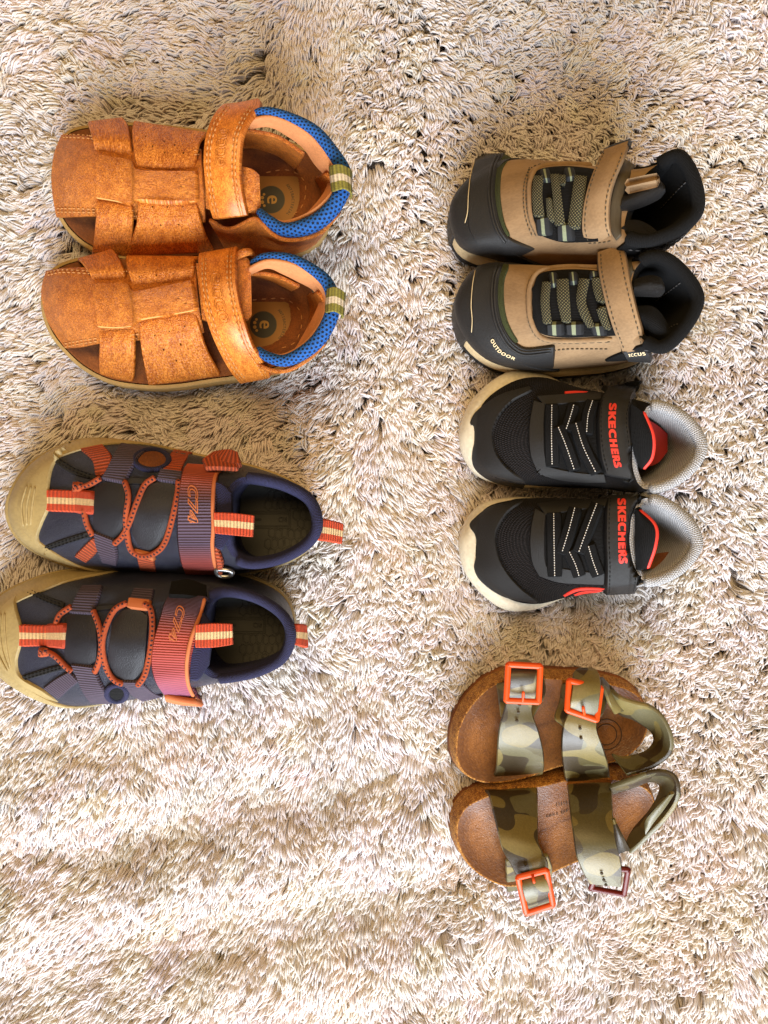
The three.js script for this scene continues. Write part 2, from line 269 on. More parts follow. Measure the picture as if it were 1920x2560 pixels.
T.ribc = dataTex(64, (u, v) => { const s = Math.sin(u * Math.PI * 8), k = 0.82 + 0.18 * s + 0.08 * (hash2(Math.floor(u * 16), Math.floor(v * 32), 5) - 0.5); return [k, k, k]; });
T.knit = dataTex(128, (u, v) => { const a = Math.sin(u * Math.PI * 32 + (Math.floor(v * 16) % 2) * Math.PI), b = Math.sin(v * Math.PI * 32); return 0.5 + 0.3 * a * 0.7 + 0.25 * b; }, false);
T.knitc = dataTex(256, (u, v) => { const a = Math.sin(u * Math.PI * 32 + (Math.floor(v * 16) % 2) * Math.PI), b = Math.sin(v * Math.PI * 32), k = 0.62 + 0.22 * a + 0.16 * b + 0.25 * (vnoise(u * 48, v * 48, 48, 4) - 0.5); return [k, k, k]; });
T.paleKnit = dataTex(256, (u, v) => { const a = Math.sin(u * Math.PI * 24 + (Math.floor(v * 12) % 2) * Math.PI), b = Math.sin(v * Math.PI * 24), k = 0.82 + 0.11 * a + 0.07 * b + 0.12 * (vnoise(u * 48, v * 48, 48, 4) - 0.5); return [k, k, k]; });
T.spacer = dataTex(256, (u, v) => { const y = v * 8, r = Math.floor(y), x = u * 6 + (r % 2) * 0.5, d = Math.hypot((x - Math.floor(x) - 0.5) * 1.15, y - r - 0.5), f = 0.78 + 0.3 * (vnoise(u * 64, v * 64, 64, 6) - 0.5) + 0.1 * Math.sin((u + v) * 120); return mixc([0.10, 0.12, 0.2], [f, f, f], smooth(0.2, 0.32, d)); });
T.spacerb = dataTex(256, (u, v) => { const y = v * 8, r = Math.floor(y), x = u * 6 + (r % 2) * 0.5, d = Math.hypot((x - Math.floor(x) - 0.5) * 1.15, y - r - 0.5); return smooth(0.16, 0.4, d); }, false);
T.cork = dataTex(256, (u, v) => { const w = worley(u * 64, v * 64, 64, 61), f = fbm(u * 12, v * 12, 12, 4, 62), k = w[2] * 0.6 + f * 0.5; return mixc(mixc([0.46, 0.30, 0.15], [0.66, 0.45, 0.22], smooth(0.24, 0.36, k)), [0.95, 0.76, 0.46], smooth(0.4, 0.85, k)); });
T.camo = dataTex(512, (u, v) => { const q = (s, f) => vnoise(u * f + 3 + 0.6 * vnoise(u * 6, v * 6, 6, s + 9), v * f + 0.6 * vnoise(u * 6 + 3, v * 6, 6, s + 4), f, s); const a = q(71, 6), b = q(73, 6), d = q(75, 6), w = 0.94 + 0.1 * vnoise(u * 128, v * 128, 128, 8); let c = [0.40, 0.37, 0.255]; if (d > 0.58) c = [0.34, 0.30, 0.17]; if (a > 0.56) c = [0.255, 0.21, 0.135]; if (b > 0.66) c = [0.47, 0.41, 0.23]; return c.map((z) => z * w); });
T.footbed = dataTex(512, (u, v) => { const f = fbm(u * 5, v * 5, 5, 5, 81), s = vnoise(u * 160, v * 160, 160, 82), g = fbm(u * 3, v * 24, 3, 4, 83); const k = clamp(0.5 + (f - 0.5) * 0.9 + (s - 0.5) * 0.22 + (g - 0.5) * 0.2, 0, 1); return mixc([0.46, 0.28, 0.15], [0.72, 0.48, 0.28], smooth(0.2, 0.8, k)); });
T.lace = dataTex(128, (u, v) => { const a = u * 8, b = v * 8, i = Math.floor(a + b), j = Math.floor(a - b + 40), d = Math.min(Math.abs(a + b - i - 0.5), Math.abs(a - b + 40 - j - 0.5)); return d < 0.21 ? [0.09, 0.08, 0.065] : [0.52, 0.49, 0.36]; });
T.bungee = dataTex(64, (u, v) => { const x = u * 2, y = v * 4 + (Math.floor(x) % 2) * 0.5, d = Math.hypot((x - Math.floor(x) - 0.5) * 1.4, y - Math.floor(y) - 0.5); return d < 0.24 ? [0.22, 0.13, 0.22] : [0.88, 0.42, 0.22]; });
const stripeTex = (bands) => dataTex(64, (u, v) => { let c = bands[0][1]; for (const [t, q] of bands) if (v >= t) c = q; const s = 0.86 + 0.14 * Math.sin(u * Math.PI * 24) + 0.1 * (hash2(Math.floor(u * 24), Math.floor(v * 20), 9) - 0.5); return c.map((z) => z * s); });
const M = {
  leather: MS({ map: rep(T.suede, 0.034), color: lin(0.90, 0.56, 0.21), roughness: 0.40, bumpMap: rep(T.grain, 0.03), bumpScale: 0.0008 }),
  leatherEdge: MS({ color: lin(0.60, 0.34, 0.10), roughness: 0.85 }),
  thread: MS({ color: lin(0.58, 0.26, 0.08), roughness: 0.7 }),
  peach: MS({ color: lin(0.72, 0.28, 0.10), roughness: 0.7, map: rep(T.mottle, 0.06), bumpMap: rep(T.fine, 0.02), bumpScale: 0.0002 }),
  brownBed: MS({ color: lin(0.62, 0.45, 0.22), roughness: 0.75, map: rep(T.footbed, 0.07), bumpMap: rep(T.grain, 0.025), bumpScale: 0.0003 }),
  brownSole: MS({ color: lin(0.46, 0.29, 0.10), roughness: 0.7, map: rep(T.mottle, 0.05) }),
  blueMesh: MS({ map: rep(T.spacer, 0.015), color: lin(0.012, 0.14, 0.52), roughness: 0.85, bumpMap: rep(T.spacerb, 0.015), bumpScale: 0.0006 }),
  navy: MS({ color: lin(0.021, 0.022, 0.042), roughness: 0.36, map: rep(T.mottle, 0.05), bumpMap: rep(T.grain, 0.02), bumpScale: 0.00025 }),
  neoprene: MS({ color: lin(0.015, 0.013, 0.017), roughness: 0.5, map: rep(T.mottle, 0.04), bumpMap: rep(T.fine, 0.02), bumpScale: 0.0002 }),
  navyKnit: MS({ color: lin(0.034, 0.03, 0.12), roughness: 0.9, map: rep(T.knitc, 0.012), bumpMap: rep(T.knit, 0.012), bumpScale: 0.0004 }),
  khaki: MS({ color: lin(0.42, 0.30, 0.12), roughness: 0.6, map: rep(T.mottle, 0.08), bumpMap: rep(T.fine, 0.03), bumpScale: 0.0002 }),
  orangeWeb: MS({ color: lin(0.48, 0.075, 0.018), roughness: 0.8, map: rep(T.ribc, 0.008), bumpMap: rep(T.rib, 0.008), bumpScale: 0.0006 }),
  purpleWeb: MS({ color: lin(0.085, 0.055, 0.085), roughness: 0.8, map: rep(T.ribc, 0.006), bumpMap: rep(T.rib, 0.006), bumpScale: 0.0005 }),
  orangeCord: MS({ map: rep(T.bungee, 0.0075, 0.009), color: lin(0.72, 0.6, 0.48), roughness: 0.9, bumpMap: rep(T.knit, 0.006), bumpScale: 0.0005 }),
  orangeEdge: MS({ color: lin(0.50, 0.135, 0.04), roughness: 0.9 }),
  darkBed: MS({ color: lin(0.045, 0.042, 0.035), roughness: 0.7, map: rep(T.mottle, 0.05), bumpMap: rep(T.fine, 0.02), bumpScale: 0.0002 }),
  blackRubber: MS({ color: lin(0.022, 0.020, 0.019), roughness: 0.48, specularIntensity: 0.6, bumpMap: rep(T.fine, 0.02), bumpScale: 0.00025 }),
  nubuck: MS({ color: lin(0.31, 0.185, 0.088), roughness: 0.85, map: rep(T.mottle, 0.07), bumpMap: rep(T.fine, 0.02), bumpScale: 0.00015 }),
  blackTextile: MS({ color: lin(0.014, 0.0125, 0.0125), roughness: 0.95, specularIntensity: 0.5, map: rep(T.knitc, 0.01), bumpMap: rep(T.knit, 0.01), bumpScale: 0.0004 }),
  blackLeather: MS({ color: lin(0.020, 0.017, 0.016), roughness: 0.42, bumpMap: rep(T.grain, 0.014), bumpScale: 0.0009 }),
  green: MS({ color: lin(0.10, 0.115, 0.02), roughness: 0.9, map: rep(T.knitc, 0.01), bumpMap: rep(T.knit, 0.01), bumpScale: 0.0004 }),
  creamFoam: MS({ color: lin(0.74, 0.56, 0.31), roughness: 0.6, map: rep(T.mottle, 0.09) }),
  lace: MS({ map: rep(T.lace, 0.0135), color: lin(1, 1, 0.88), roughness: 0.9, bumpMap: rep(T.knit, 0.01), bumpScale: 0.0003 }),
  blackSynth: MS({ color: lin(0.018, 0.016, 0.015), roughness: 0.55, specularIntensity: 0.55, bumpMap: rep(T.fine, 0.012), bumpScale: 0.0002 }),
  blackMesh: MS({ color: lin(0.03, 0.023, 0.022), roughness: 0.95, specularIntensity: 0.5, map: rep(T.knitc, 0.018), bumpMap: rep(T.knit, 0.018), bumpScale: 0.0012 }),
  whiteFoam: MS({ color: lin(0.80, 0.70, 0.52), roughness: 0.5, map: rep(T.mottle, 0.12) }),
  greyMesh: MS({ color: lin(0.58, 0.55, 0.54), roughness: 0.95, map: rep(T.paleKnit, 0.016), bumpMap: rep(T.knit, 0.016), bumpScale: 0.0006 }),
  red: MS({ color: lin(0.72, 0.03, 0.015), roughness: 0.6 }),
  greyThread: MS({ color: lin(0.09, 0.08, 0.075), roughness: 0.8 }),
  redLining: MS({ color: lin(0.26, 0.01, 0.008), roughness: 0.8 }),
  whiteThread: MS({ color: lin(0.75, 0.68, 0.6), roughness: 0.7 }),
  camo: MS({ map: rep(T.camo, 0.072), roughness: 0.43, bumpMap: rep(T.fine, 0.02), bumpScale: 0.00012 }),
  darkLining: MS({ color: lin(0.075, 0.055, 0.03), roughness: 0.8, map: rep(T.mottle, 0.03) }),
  suedeBed: MS({ map: rep(T.footbed, 0.09), color: lin(0.62, 0.56, 0.33), roughness: 0.37, bumpMap: rep(T.fine, 0.03), bumpScale: 0.0002 }),
  cork: MS({ map: rep(T.cork, 0.03), color: lin(0.72, 0.56, 0.32), roughness: 0.9, bumpMap: rep(T.grain, 0.02), bumpScale: 0.0004 }),
  buckle: MS({ color: lin(0.68, 0.07, 0.006), roughness: 0.4, specularIntensity: 0.6 }),
  buckleDark: MS({ color: lin(0.10, 0.007, 0.003), roughness: 0.35, specularIntensity: 0.6 }),
  metal: MS({ color: lin(0.6, 0.55, 0.45), roughness: 0.35, metalness: 0.9 }),
  steel: MS({ color: lin(0.35, 0.35, 0.36), roughness: 0.3, metalness: 0.9 }),
};
// ---------- brown leather sandals ----------
const oliveTape = MS({ map: stripeTex([[0, [0.52, 0.47, 0.16]], [0.36, [0.86, 0.76, 0.62]], [0.66, [0.52, 0.47, 0.16]]]), roughness: 0.85, bumpMap: rep(T.rib, 0.5), bumpScale: 0.0004 });
const bedLogo = MS({ roughness: 0.6, transparent: true, map: canvasTex(512, 512, (g, w) => {
  g.fillStyle = '#96671f'; g.fillRect(0, 0, w, w);
  g.fillStyle = '#2c2a1e'; g.beginPath(); g.arc(200, 256, 150, 0, 7); g.fill(); g.strokeStyle = '#5c4a20'; g.lineWidth = 6; g.stroke();
  g.save(); g.translate(200, 256); g.rotate(Math.PI / 2); g.fillStyle = '#b48a3c'; g.font = 'bold 190px sans-serif'; g.textAlign = 'center'; g.textBaseline = 'middle'; g.fillText('e', 0, -24); for (const [x, y, r] of [[-58, 78, 15], [-22, 96, 19], [28, 96, 20], [66, 74, 15]]) { g.beginPath(); g.arc(x, y, r, 0, 7); g.fill(); } g.restore();
  g.fillStyle = '#4a3715'; g.font = 'bold 44px sans-serif'; g.textAlign = 'center'; const s = 'ANTIBACTERIAL'; for (let i = 0; i < s.length; i++) { const a = -0.72 + 1.44 * i / (s.length - 1); g.save(); g.translate(200 + 225 * Math.cos(a), 256 + 225 * Math.sin(a)); g.rotate(a + Math.PI / 2); g.fillText(s[i], 0, 0); g.restore(); }
}) });
function holes(spots) { return canvasTex(512, 512, (g) => { g.fillStyle = '#fff'; g.fillRect(0, 0, 512, 512); g.fillStyle = '#000'; for (const [u, v, r] of spots) { g.beginPath(); g.ellipse(u * 512, (1 - v) * 512, r * 1.0, r * 1.0, 0, 0, 7); g.fill(); } }); }
const embossTex = canvasTex(1024, 256, (g, w, h) => { g.fillStyle = '#bbb'; g.fillRect(0, 0, w, h); g.font = 'bold 120px sans-serif'; g.textAlign = 'center'; g.textBaseline = 'middle'; g.strokeStyle = '#222'; g.lineWidth = 9; g.strokeText('ecco', w * 0.42, h * 0.5); g.lineWidth = 5; g.strokeStyle = '#777'; for (const y of [26, 44, h - 44, h - 26]) { g.beginPath(); g.moveTo(0, y); g.lineTo(w, y); g.stroke(); } });
function brownSandal(c, d, label) {
  const base = c.P(d.sole[0][0], d.sole[0][1], 0), t = thing('leather_sandal', label, 'sandal', 'brown leather sandals', V(base.x + 0.08, 0, base.z));
  const loop = smoothLoop(d.sole.map((p) => c.P(p[0], p[1], 15)), 96), sg = areaSign(loop);
  c.foot(d.sole.map((p) => [p[0], p[1], 15]), -0.03);
  const sole = put('sole', soleMesh(loop, [[2.2, 15.6], [0.6, 15.2], [0, 14], [0, 9], [0.6, 7.6], [0.2, 6.5], [0.6, 0], [2, -4]]), M.brownSole, t);
  const bedLoop = inset(loop, sg * 0.0028);
  put('footbed', sheet(lid(atY(bedLoop, 0.0158), 0.0008), { closed: true }), M.brownBed, t);
  c.measure([sheet(lid(atY(loop, 0.0155), 0.0008), { closed: true })]);
  put('footbed_stitching', d.bedStitch.map((l) => c.stitch(l, { lift: 0.1, pitch: 5, r: 0.35 })), M.thread, t);
  const [lx, ly, lr] = d.logo, lg = c.lay([[lx - lr, ly - lr * 1.0], [lx + lr, ly - lr * 1.0]], [[lx - lr, ly + lr * 1.0], [lx + lr, ly + lr * 1.0]], { n: 10, m: 10, t: 0.35, unit: true });
  { const uv = lg.attributes.uv; for (let i = 0; i < uv.count; i++) uv.setXY(i, uv.getX(i), 1 - uv.getY(i)); }
  put('printed_label', lg, bedLogo, t);
  // vamp, with the woven side straps passing under its middle
  const vrows = c.grid(d.vamp, { n: 44, m: 22 }), vamp = slab(vrows, 0.0018);
  put('vamp', vamp, M.leather, t);
  const straps = d.straps.map(([A0, B0, pf], i) => {
    const up = (L) => L.map((p, k) => [p[0], p[1], p[2] + (k === 0 ? -2.5 : k === 1 ? -0.6 : 2.0)]), A = up(A0), B = up(B0);
    const g = c.strip(A, B, { n: 22, m: 12, t: 2.2, unit: true, bulge: 0.8 }), w = A[0] && c.P(...A[0]).distanceTo(c.P(...B[0])), l = c.P(...A[0]).distanceTo(c.P(...A[2])) * 1.5;
    const mat = M.leather.clone(); for (const k of ['map', 'bumpMap']) { mat[k] = mat[k].clone(); mat[k].repeat.set(l / 0.034, w / 0.034); mat[k].offset.set(0.17 * i, 0.31 * i); mat[k].needsUpdate = true; }
    if (pf) { mat.alphaMap = holes(pf); mat.alphaMap.colorSpace = THREE.NoColorSpace; mat.alphaTest = 0.5; }
    put('side_strap', g, mat, t); return g;
  });
  c.measure([vamp, ...straps]);
  const band = c.lay(d.band[0], d.band[1], { n: 40, m: 14, t: 3.2, unit: true });
  const bm = M.leather.clone(); for (const k of ['map', 'bumpMap']) { bm[k] = bm[k].clone(); bm[k].repeat.set(1.6, 0.72); bm[k].needsUpdate = true; } bm.alphaMap = holes(dots([[0.94, 0.3], [0.9, 0.52], [0.945, 0.74]])); bm.alphaMap.colorSpace = THREE.NoColorSpace; bm.alphaTest = 0.5;
  const bd = put('centre_band', band, bm, t);
  for (const [i0, i1] of [[0, 2], [3, 5]]) put('cut_edge', tube(c.line(d.band[1].slice(i0, i1 + 1), 16, { lift: 2.2 }), 0.0007, { n: 30, k: 6 }), M.leatherEdge, bd);
  put('stitching', d.stitches.map((l) => c.stitch(l, { lift: 0.3, pitch: 3.2, r: 0.42 })), M.thread, t);
  put('tongue', c.strip(d.tongue[0], d.tongue[1], { n: 16, m: 14, t: 3, bulge: 1.5 }), M.leather, t);
  // heel: walls, padded rim and lining
  for (const w of d.walls) put('heel_wall', c.strip(w[0], w[1], { n: 26, m: 10, t: 2 }), w[2] === 'in' ? M.peach : M.leather, t);
  const rim = d.rim.map((p) => c.P(p[0], p[1], p[2])), rg = tube(rim, d.rimR.map((r) => r * 0.64 / 1000), { n: 80, k: 16, flat: 1.1 });
  put('padded_collar', rg, M.blueMesh, t);
  put('lining', c.strip(d.lining[0], d.lining[1], { n: 60, m: 12, t: 1.5, bulge: 1.2 }), M.peach, t);
  const tab = put('heel_tab', c.strip(d.tab[0], d.tab[1], { n: 18, m: 9, t: 1.2, unit: true }), oliveTape, t);
  // ankle strap
  const as = c.strip(d.ankle[0], d.ankle[1], { n: 44, m: 14, t: 3.4, unit: true, bulge: 1.5 });
  const am = M.leather.clone(); am.map = am.map.clone(); am.map.repeat.set(2.4, 0.8); am.map.needsUpdate = true; am.bumpMap = embossTex; am.bumpScale = 0.0012;
  const strap = put('ankle_strap', as, am, t);
  c.measure([as]);
  put('stitching', d.ankleStitch.map((l) => c.stitch(l, { lift: 0.2, pitch: 3, r: 0.4 })).filter(Boolean), M.thread, strap);
  if (d.ring) put('strap_loop', tube(d.ring.map((p) => c.P(...p)), 0.0022, { n: 24, k: 8, flat: 0.6 }), M.leather, t);
  return t;
}
function dots(L) { return L.map(([u, v]) => [u, v, 6]); }
brownSandal(frame(80, 200, 0.4943), {
  sole: [[95, 470], [103, 580], [130, 690], [200, 790], [310, 868], [480, 915], [700, 925], [900, 905], [1080, 890], [1250, 878], [1370, 850], [1460, 785], [1510, 690], [1530, 590], [1510, 480], [1440, 380], [1310, 310], [1150, 275], [1000, 262], [850, 245], [650, 222], [480, 212], [300, 222], [180, 255], [120, 345]],
  bedStitch: [[[1180, 470], [1290, 455], [1370, 500], [1385, 570], [1360, 650], [1290, 700]]],
  logo: [1235, 605, 118],
  vamp: [[[148, 277, 16], [112, 370, 17], [99, 470, 17], [103, 580, 16], [122, 690, 15]], [[225, 280, 24], [215, 370, 29], [210, 470, 31], [212, 580, 28], [220, 690, 22]], [[340, 290, 28], [345, 370, 35], [345, 480, 37], [345, 590, 34], [350, 690, 27]], [[510, 300, 30], [515, 390, 38], [520, 490, 40], [520, 600, 37], [520, 705, 29]], [[680, 330, 33], [690, 400, 40], [700, 500, 42], [700, 610, 39], [700, 715, 30]], [[850, 345, 37], [855, 420, 44], [860, 520, 46], [865, 620, 43], [870, 720, 34]]],
  straps: [
    [[[325, 385, 33], [316, 350, 34], [308, 300, 33], [292, 235, 27], [286, 208, 20], [296, 240, 10]], [[497, 425, 36], [497, 380, 37.5], [492, 300, 36], [478, 222, 28], [452, 188, 20], [458, 225, 10]]],
    [[[538, 475, 39], [528, 430, 41], [514, 340, 38], [508, 260, 32], [518, 206, 22], [526, 245, 10]], [[818, 480, 43], [818, 440, 45], [832, 350, 42], [850, 300, 37], [884, 264, 26], [880, 285, 10]], dots([[0.55, 0.2], [0.42, 0.3], [0.5, 0.48], [0.35, 0.5], [0.45, 0.65], [0.35, 0.8]])],
    [[[325, 575, 33], [326, 620, 34], [324, 700, 30], [316, 790, 21], [308, 860, 14], [306, 890, 8]], [[500, 605, 36], [502, 650, 37], [504, 720, 32], [502, 800, 23], [494, 890, 14], [490, 912, 8]]],
    [[[532, 585, 39], [536, 630, 40], [530, 730, 34], [512, 800, 25], [492, 880, 15], [488, 912, 8]], [[826, 595, 43], [832, 640, 43], [850, 720, 37], [878, 800, 27], [912, 862, 15], [920, 885, 8]], dots([[0.22, 0.25], [0.22, 0.5], [0.21, 0.76], [0.42, 0.38], [0.42, 0.66]])]],
  band: [[[322, 372], [410, 388], [495, 405], [535, 452], [680, 460], [822, 460]], [[325, 592], [410, 606], [500, 625], [530, 602], [680, 608], [826, 612]]],
  stitches: [[[155, 290], [230, 292], [312, 298]], [[155, 276], [230, 278], [312, 284]], [[126, 650], [220, 650], [320, 655]], [[126, 668], [220, 668], [320, 670]], [[505, 660], [530, 660]], [[505, 690], [530, 690]], [[822, 356], [865, 352]], [[822, 378], [865, 374]]],
  tongue: [[[860, 470, 42], [960, 450, 48], [1060, 440, 51], [1120, 455, 51], [1150, 480, 49]], [[880, 650, 40], [980, 670, 45], [1080, 665, 48], [1130, 655, 47], [1158, 640, 45]]],
  walls: [
    [[[1050, 250, 42], [1130, 252, 43], [1250, 280, 43], [1380, 365, 43]], [[1060, 330, 16], [1130, 330, 16], [1250, 370, 16], [1340, 440, 17]], 'dk'],
    [[[1480, 480, 52], [1525, 530, 53], [1525, 580, 53], [1490, 640, 52]], [[1430, 500, 17], [1460, 560, 17], [1455, 610, 17], [1425, 660, 17]], 'dk'],
    [[[905, 700, 38], [1000, 742, 40], [1130, 690, 48], [1215, 765, 50], [1300, 800, 50], [1450, 765, 50], [1550, 660, 52]], [[990, 850, 13], [1040, 880, 12], [1130, 885, 12], [1230, 880, 12], [1310, 868, 12], [1420, 820, 12], [1500, 700, 12]], 'dk']],
  rim: [[1110, 178, 50], [1180, 160, 55], [1300, 190, 57], [1430, 262, 57], [1525, 375, 57], [1578, 470, 57], [1570, 560, 56], [1500, 670, 54], [1400, 738, 52], [1280, 758, 50], [1195, 710, 49], [1145, 660, 46]],
  rimR: [2.5, 3.6, 4, 5, 5.5, 6, 6.4, 6.6, 6.6, 5.6, 4.6, 3],
  lining: [[[1105, 205, 53], [1200, 192, 57], [1310, 225, 58], [1420, 300, 58], [1500, 400, 58], [1532, 480, 57], [1515, 560, 56], [1440, 640, 55], [1350, 690, 52], [1270, 710, 50], [1210, 690, 48]], [[1100, 250, 42], [1200, 240, 44], [1290, 285, 44], [1370, 345, 44], [1430, 430, 44], [1490, 500, 42], [1480, 560, 40], [1420, 640, 36], [1350, 705, 34], [1270, 735, 34], [1200, 710, 34]]],
  tab: [[[1500, 445, 44], [1506, 436, 62], [1560, 428, 66], [1612, 452, 62], [1622, 476, 50]], [[1512, 560, 42], [1518, 562, 60], [1575, 546, 65], [1618, 570, 60], [1618, 600, 46]]],
  ankle: [[[915, 700, 46], [892, 620, 50], [872, 480, 55], [868, 380, 57], [880, 280, 57], [915, 185, 54], [965, 125, 47], [1010, 125, 36], [1030, 175, 22]], [[1085, 682, 49], [1065, 600, 54], [1048, 480, 59], [1050, 380, 61], [1062, 280, 61], [1095, 205, 58], [1150, 130, 51], [1140, 92, 42], [1120, 150, 24]]],
  ankleStitch: [[[925, 670], [905, 600], [888, 480], [885, 380], [898, 285], [935, 190], [985, 130]], [[942, 668], [922, 600], [904, 480], [901, 380], [914, 290], [950, 200], [1000, 135]], [[1062, 660], [1045, 590], [1030, 480], [1030, 380], [1042, 275], [1076, 195], [1120, 135]], [[1045, 655], [1028, 590], [1013, 480], [1013, 380], [1025, 275], [1060, 195], [1105, 130]]],
  ring: [[1050, 640, 44], [1085, 615, 49], [1120, 640, 47], [1120, 680, 42]],
}, 'brown leather sandal whose mate stands between it and the navy sandals');
brownSandal(frame(80, 590, 0.4943), {
  sole: [[44, 290], [50, 400], [90, 500], [160, 590], [260, 680], [400, 748], [590, 775], [750, 768], [900, 745], [1050, 725], [1200, 695], [1330, 650], [1420, 575], [1470, 480], [1482, 400], [1455, 300], [1385, 210], [1250, 155], [1050, 120], [850, 108], [600, 102], [400, 92], [240, 106], [130, 143], [70, 200]],
  bedStitch: [[[1110, 325], [1200, 318], [1280, 318], [1350, 370], [1365, 440], [1330, 540], [1230, 575]]],
  logo: [1195, 448, 115],
  vamp: [[[70, 176, 17], [50, 250, 18], [49, 320, 18], [82, 440, 17], [165, 565, 17]], [[150, 163, 25], [140, 240, 29], [140, 330, 31], [165, 440, 28], [240, 562, 22]], [[290, 158, 29], [290, 230, 35], [300, 330, 38], [310, 450, 36], [342, 545, 28]], [[470, 165, 32], [480, 230, 39], [490, 320, 42], [510, 440, 40], [522, 530, 31]], [[640, 160, 35], [650, 220, 41], [660, 300, 44], [680, 400, 42], [690, 510, 34]], [[830, 135, 38], [825, 215, 44], [830, 300, 47], [840, 390, 45], [865, 490, 37]]],
  straps: [
    [[[318, 255, 34], [306, 225, 35], [288, 180, 34], [262, 140, 29], [234, 112, 21], [236, 125, 10]], [[478, 260, 38], [470, 220, 38.5], [456, 160, 37], [432, 105, 31], [402, 66, 22], [406, 90, 10]]],
    [[[514, 285, 40], [504, 240, 41], [488, 180, 39], [478, 130, 33], [480, 98, 24], [488, 108, 10]], [[806, 242, 45], [808, 205, 45], [812, 160, 43], [818, 120, 37], [842, 102, 28], [840, 112, 10]], dots([[0.3, 0.15], [0.52, 0.27], [0.3, 0.42], [0.5, 0.55], [0.3, 0.7]])],
    [[[338, 440, 34], [340, 480, 35], [343, 560, 31], [340, 640, 22], [344, 695, 14], [346, 715, 8]], [[504, 435, 38], [510, 480, 38.5], [516, 560, 33], [514, 660, 23], [506, 735, 14], [502, 758, 8]]],
    [[[544, 405, 41], [544, 450, 41], [550, 540, 35], [568, 650, 25], [590, 750, 14], [594, 772, 8]], [[820, 360, 46], [828, 410, 45], [850, 490, 39], [885, 590, 29], [940, 690, 17], [955, 725, 8]], dots([[0.35, 0.25], [0.33, 0.5], [0.3, 0.78], [0.5, 0.35], [0.48, 0.64], [0.62, 0.5]])]],
  band: [[[302, 240], [390, 238], [478, 240], [515, 278], [650, 255], [802, 226]], [[332, 455], [420, 460], [505, 452], [545, 420], [680, 397], [822, 372]]],
  stitches: [[[75, 186], [150, 172], [285, 176]], [[80, 198], [155, 184], [290, 190]], [[165, 545], [240, 530], [340, 515]], [[165, 562], [240, 546], [340, 530]], [[505, 500], [542, 495]], [[505, 522], [542, 516]], [[462, 180], [488, 178]], [[806, 158], [845, 150]]],
  tongue: [[[830, 140, 42], [930, 120, 46], [1040, 100, 47], [1085, 110, 47], [1105, 130, 46]], [[860, 420, 42], [960, 440, 47], [1050, 420, 50], [1095, 415, 49], [1112, 398, 48]]],
  walls: [
    [[[1030, 190, 41], [1110, 180, 42], [1230, 190, 43], [1355, 245, 43]], [[1050, 190, 16], [1110, 185, 16], [1220, 215, 16], [1320, 265, 17]], 'dk'],
    [[[1440, 290, 53], [1480, 350, 54], [1480, 420, 53], [1430, 500, 52]], [[1390, 300, 17], [1405, 370, 17], [1395, 450, 17], [1360, 520, 17]], 'dk'],
    [[[1110, 570, 38], [1150, 640, 42], [1230, 672, 46], [1300, 668, 48], [1400, 610, 50], [1480, 530, 51]], [[1110, 700, 12], [1180, 690, 12], [1240, 680, 12], [1300, 660, 12], [1380, 600, 12], [1440, 530, 12]], 'dk']],
  rim: [[1105, 142, 47], [1180, 108, 52], [1300, 114, 55], [1410, 165, 56], [1492, 235, 57], [1522, 330, 57], [1508, 420, 56], [1452, 520, 54], [1375, 588, 52], [1280, 630, 49], [1195, 612, 47], [1135, 570, 44]],
  rimR: [2.5, 3.6, 4, 4.5, 5, 5.5, 6, 6, 5.6, 5, 4.4, 3],
  lining: [[[1100, 165, 51], [1190, 130, 55], [1300, 140, 57], [1400, 190, 57], [1465, 255, 57], [1485, 330, 57], [1465, 415, 56], [1410, 500, 54], [1350, 555, 52], [1270, 595, 49], [1210, 590, 46]], [[1100, 200, 42], [1190, 165, 44], [1270, 195, 44], [1350, 235, 44], [1420, 275, 44], [1450, 330, 42], [1420, 410, 40], [1370, 500, 36], [1320, 580, 34], [1260, 615, 34], [1200, 605, 34]]],
  tab: [[[1488, 275, 46], [1492, 268, 62], [1535, 260, 66], [1582, 285, 62], [1588, 305, 50]], [[1480, 385, 44], [1484, 385, 60], [1530, 378, 65], [1576, 402, 60], [1572, 418, 46]]],
  ankle: [[[870, 108, 30], [848, 85, 42], [843, 120, 51], [846, 220, 58], [862, 340, 60], [895, 460, 57], [940, 570, 49], [1000, 680, 37], [1050, 742, 22], [1070, 745, 12]], [[1030, 85, 30], [1036, 52, 44], [1026, 110, 54], [1026, 220, 61], [1046, 340, 62], [1078, 460, 59], [1118, 570, 52], [1175, 650, 41], [1202, 708, 27], [1195, 722, 14]]],
  ankleStitch: [[[862, 110], [862, 220], [880, 340], [912, 460], [956, 565], [1015, 670], [1060, 725]], [[880, 110], [880, 220], [897, 340], [930, 460], [972, 560], [1030, 660], [1080, 722]], [[1008, 95], [1006, 220], [1028, 340], [1058, 460], [1100, 565], [1155, 645], [1185, 700]], [[990, 95], [988, 220], [1010, 340], [1040, 460], [1082, 570], [1138, 655], [1165, 705]]],
  ring: [[1025, 110, 44], [1060, 88, 50], [1100, 80, 48], [1118, 95, 42]],
}, 'brown leather sandal standing between its mate and the navy sandals');
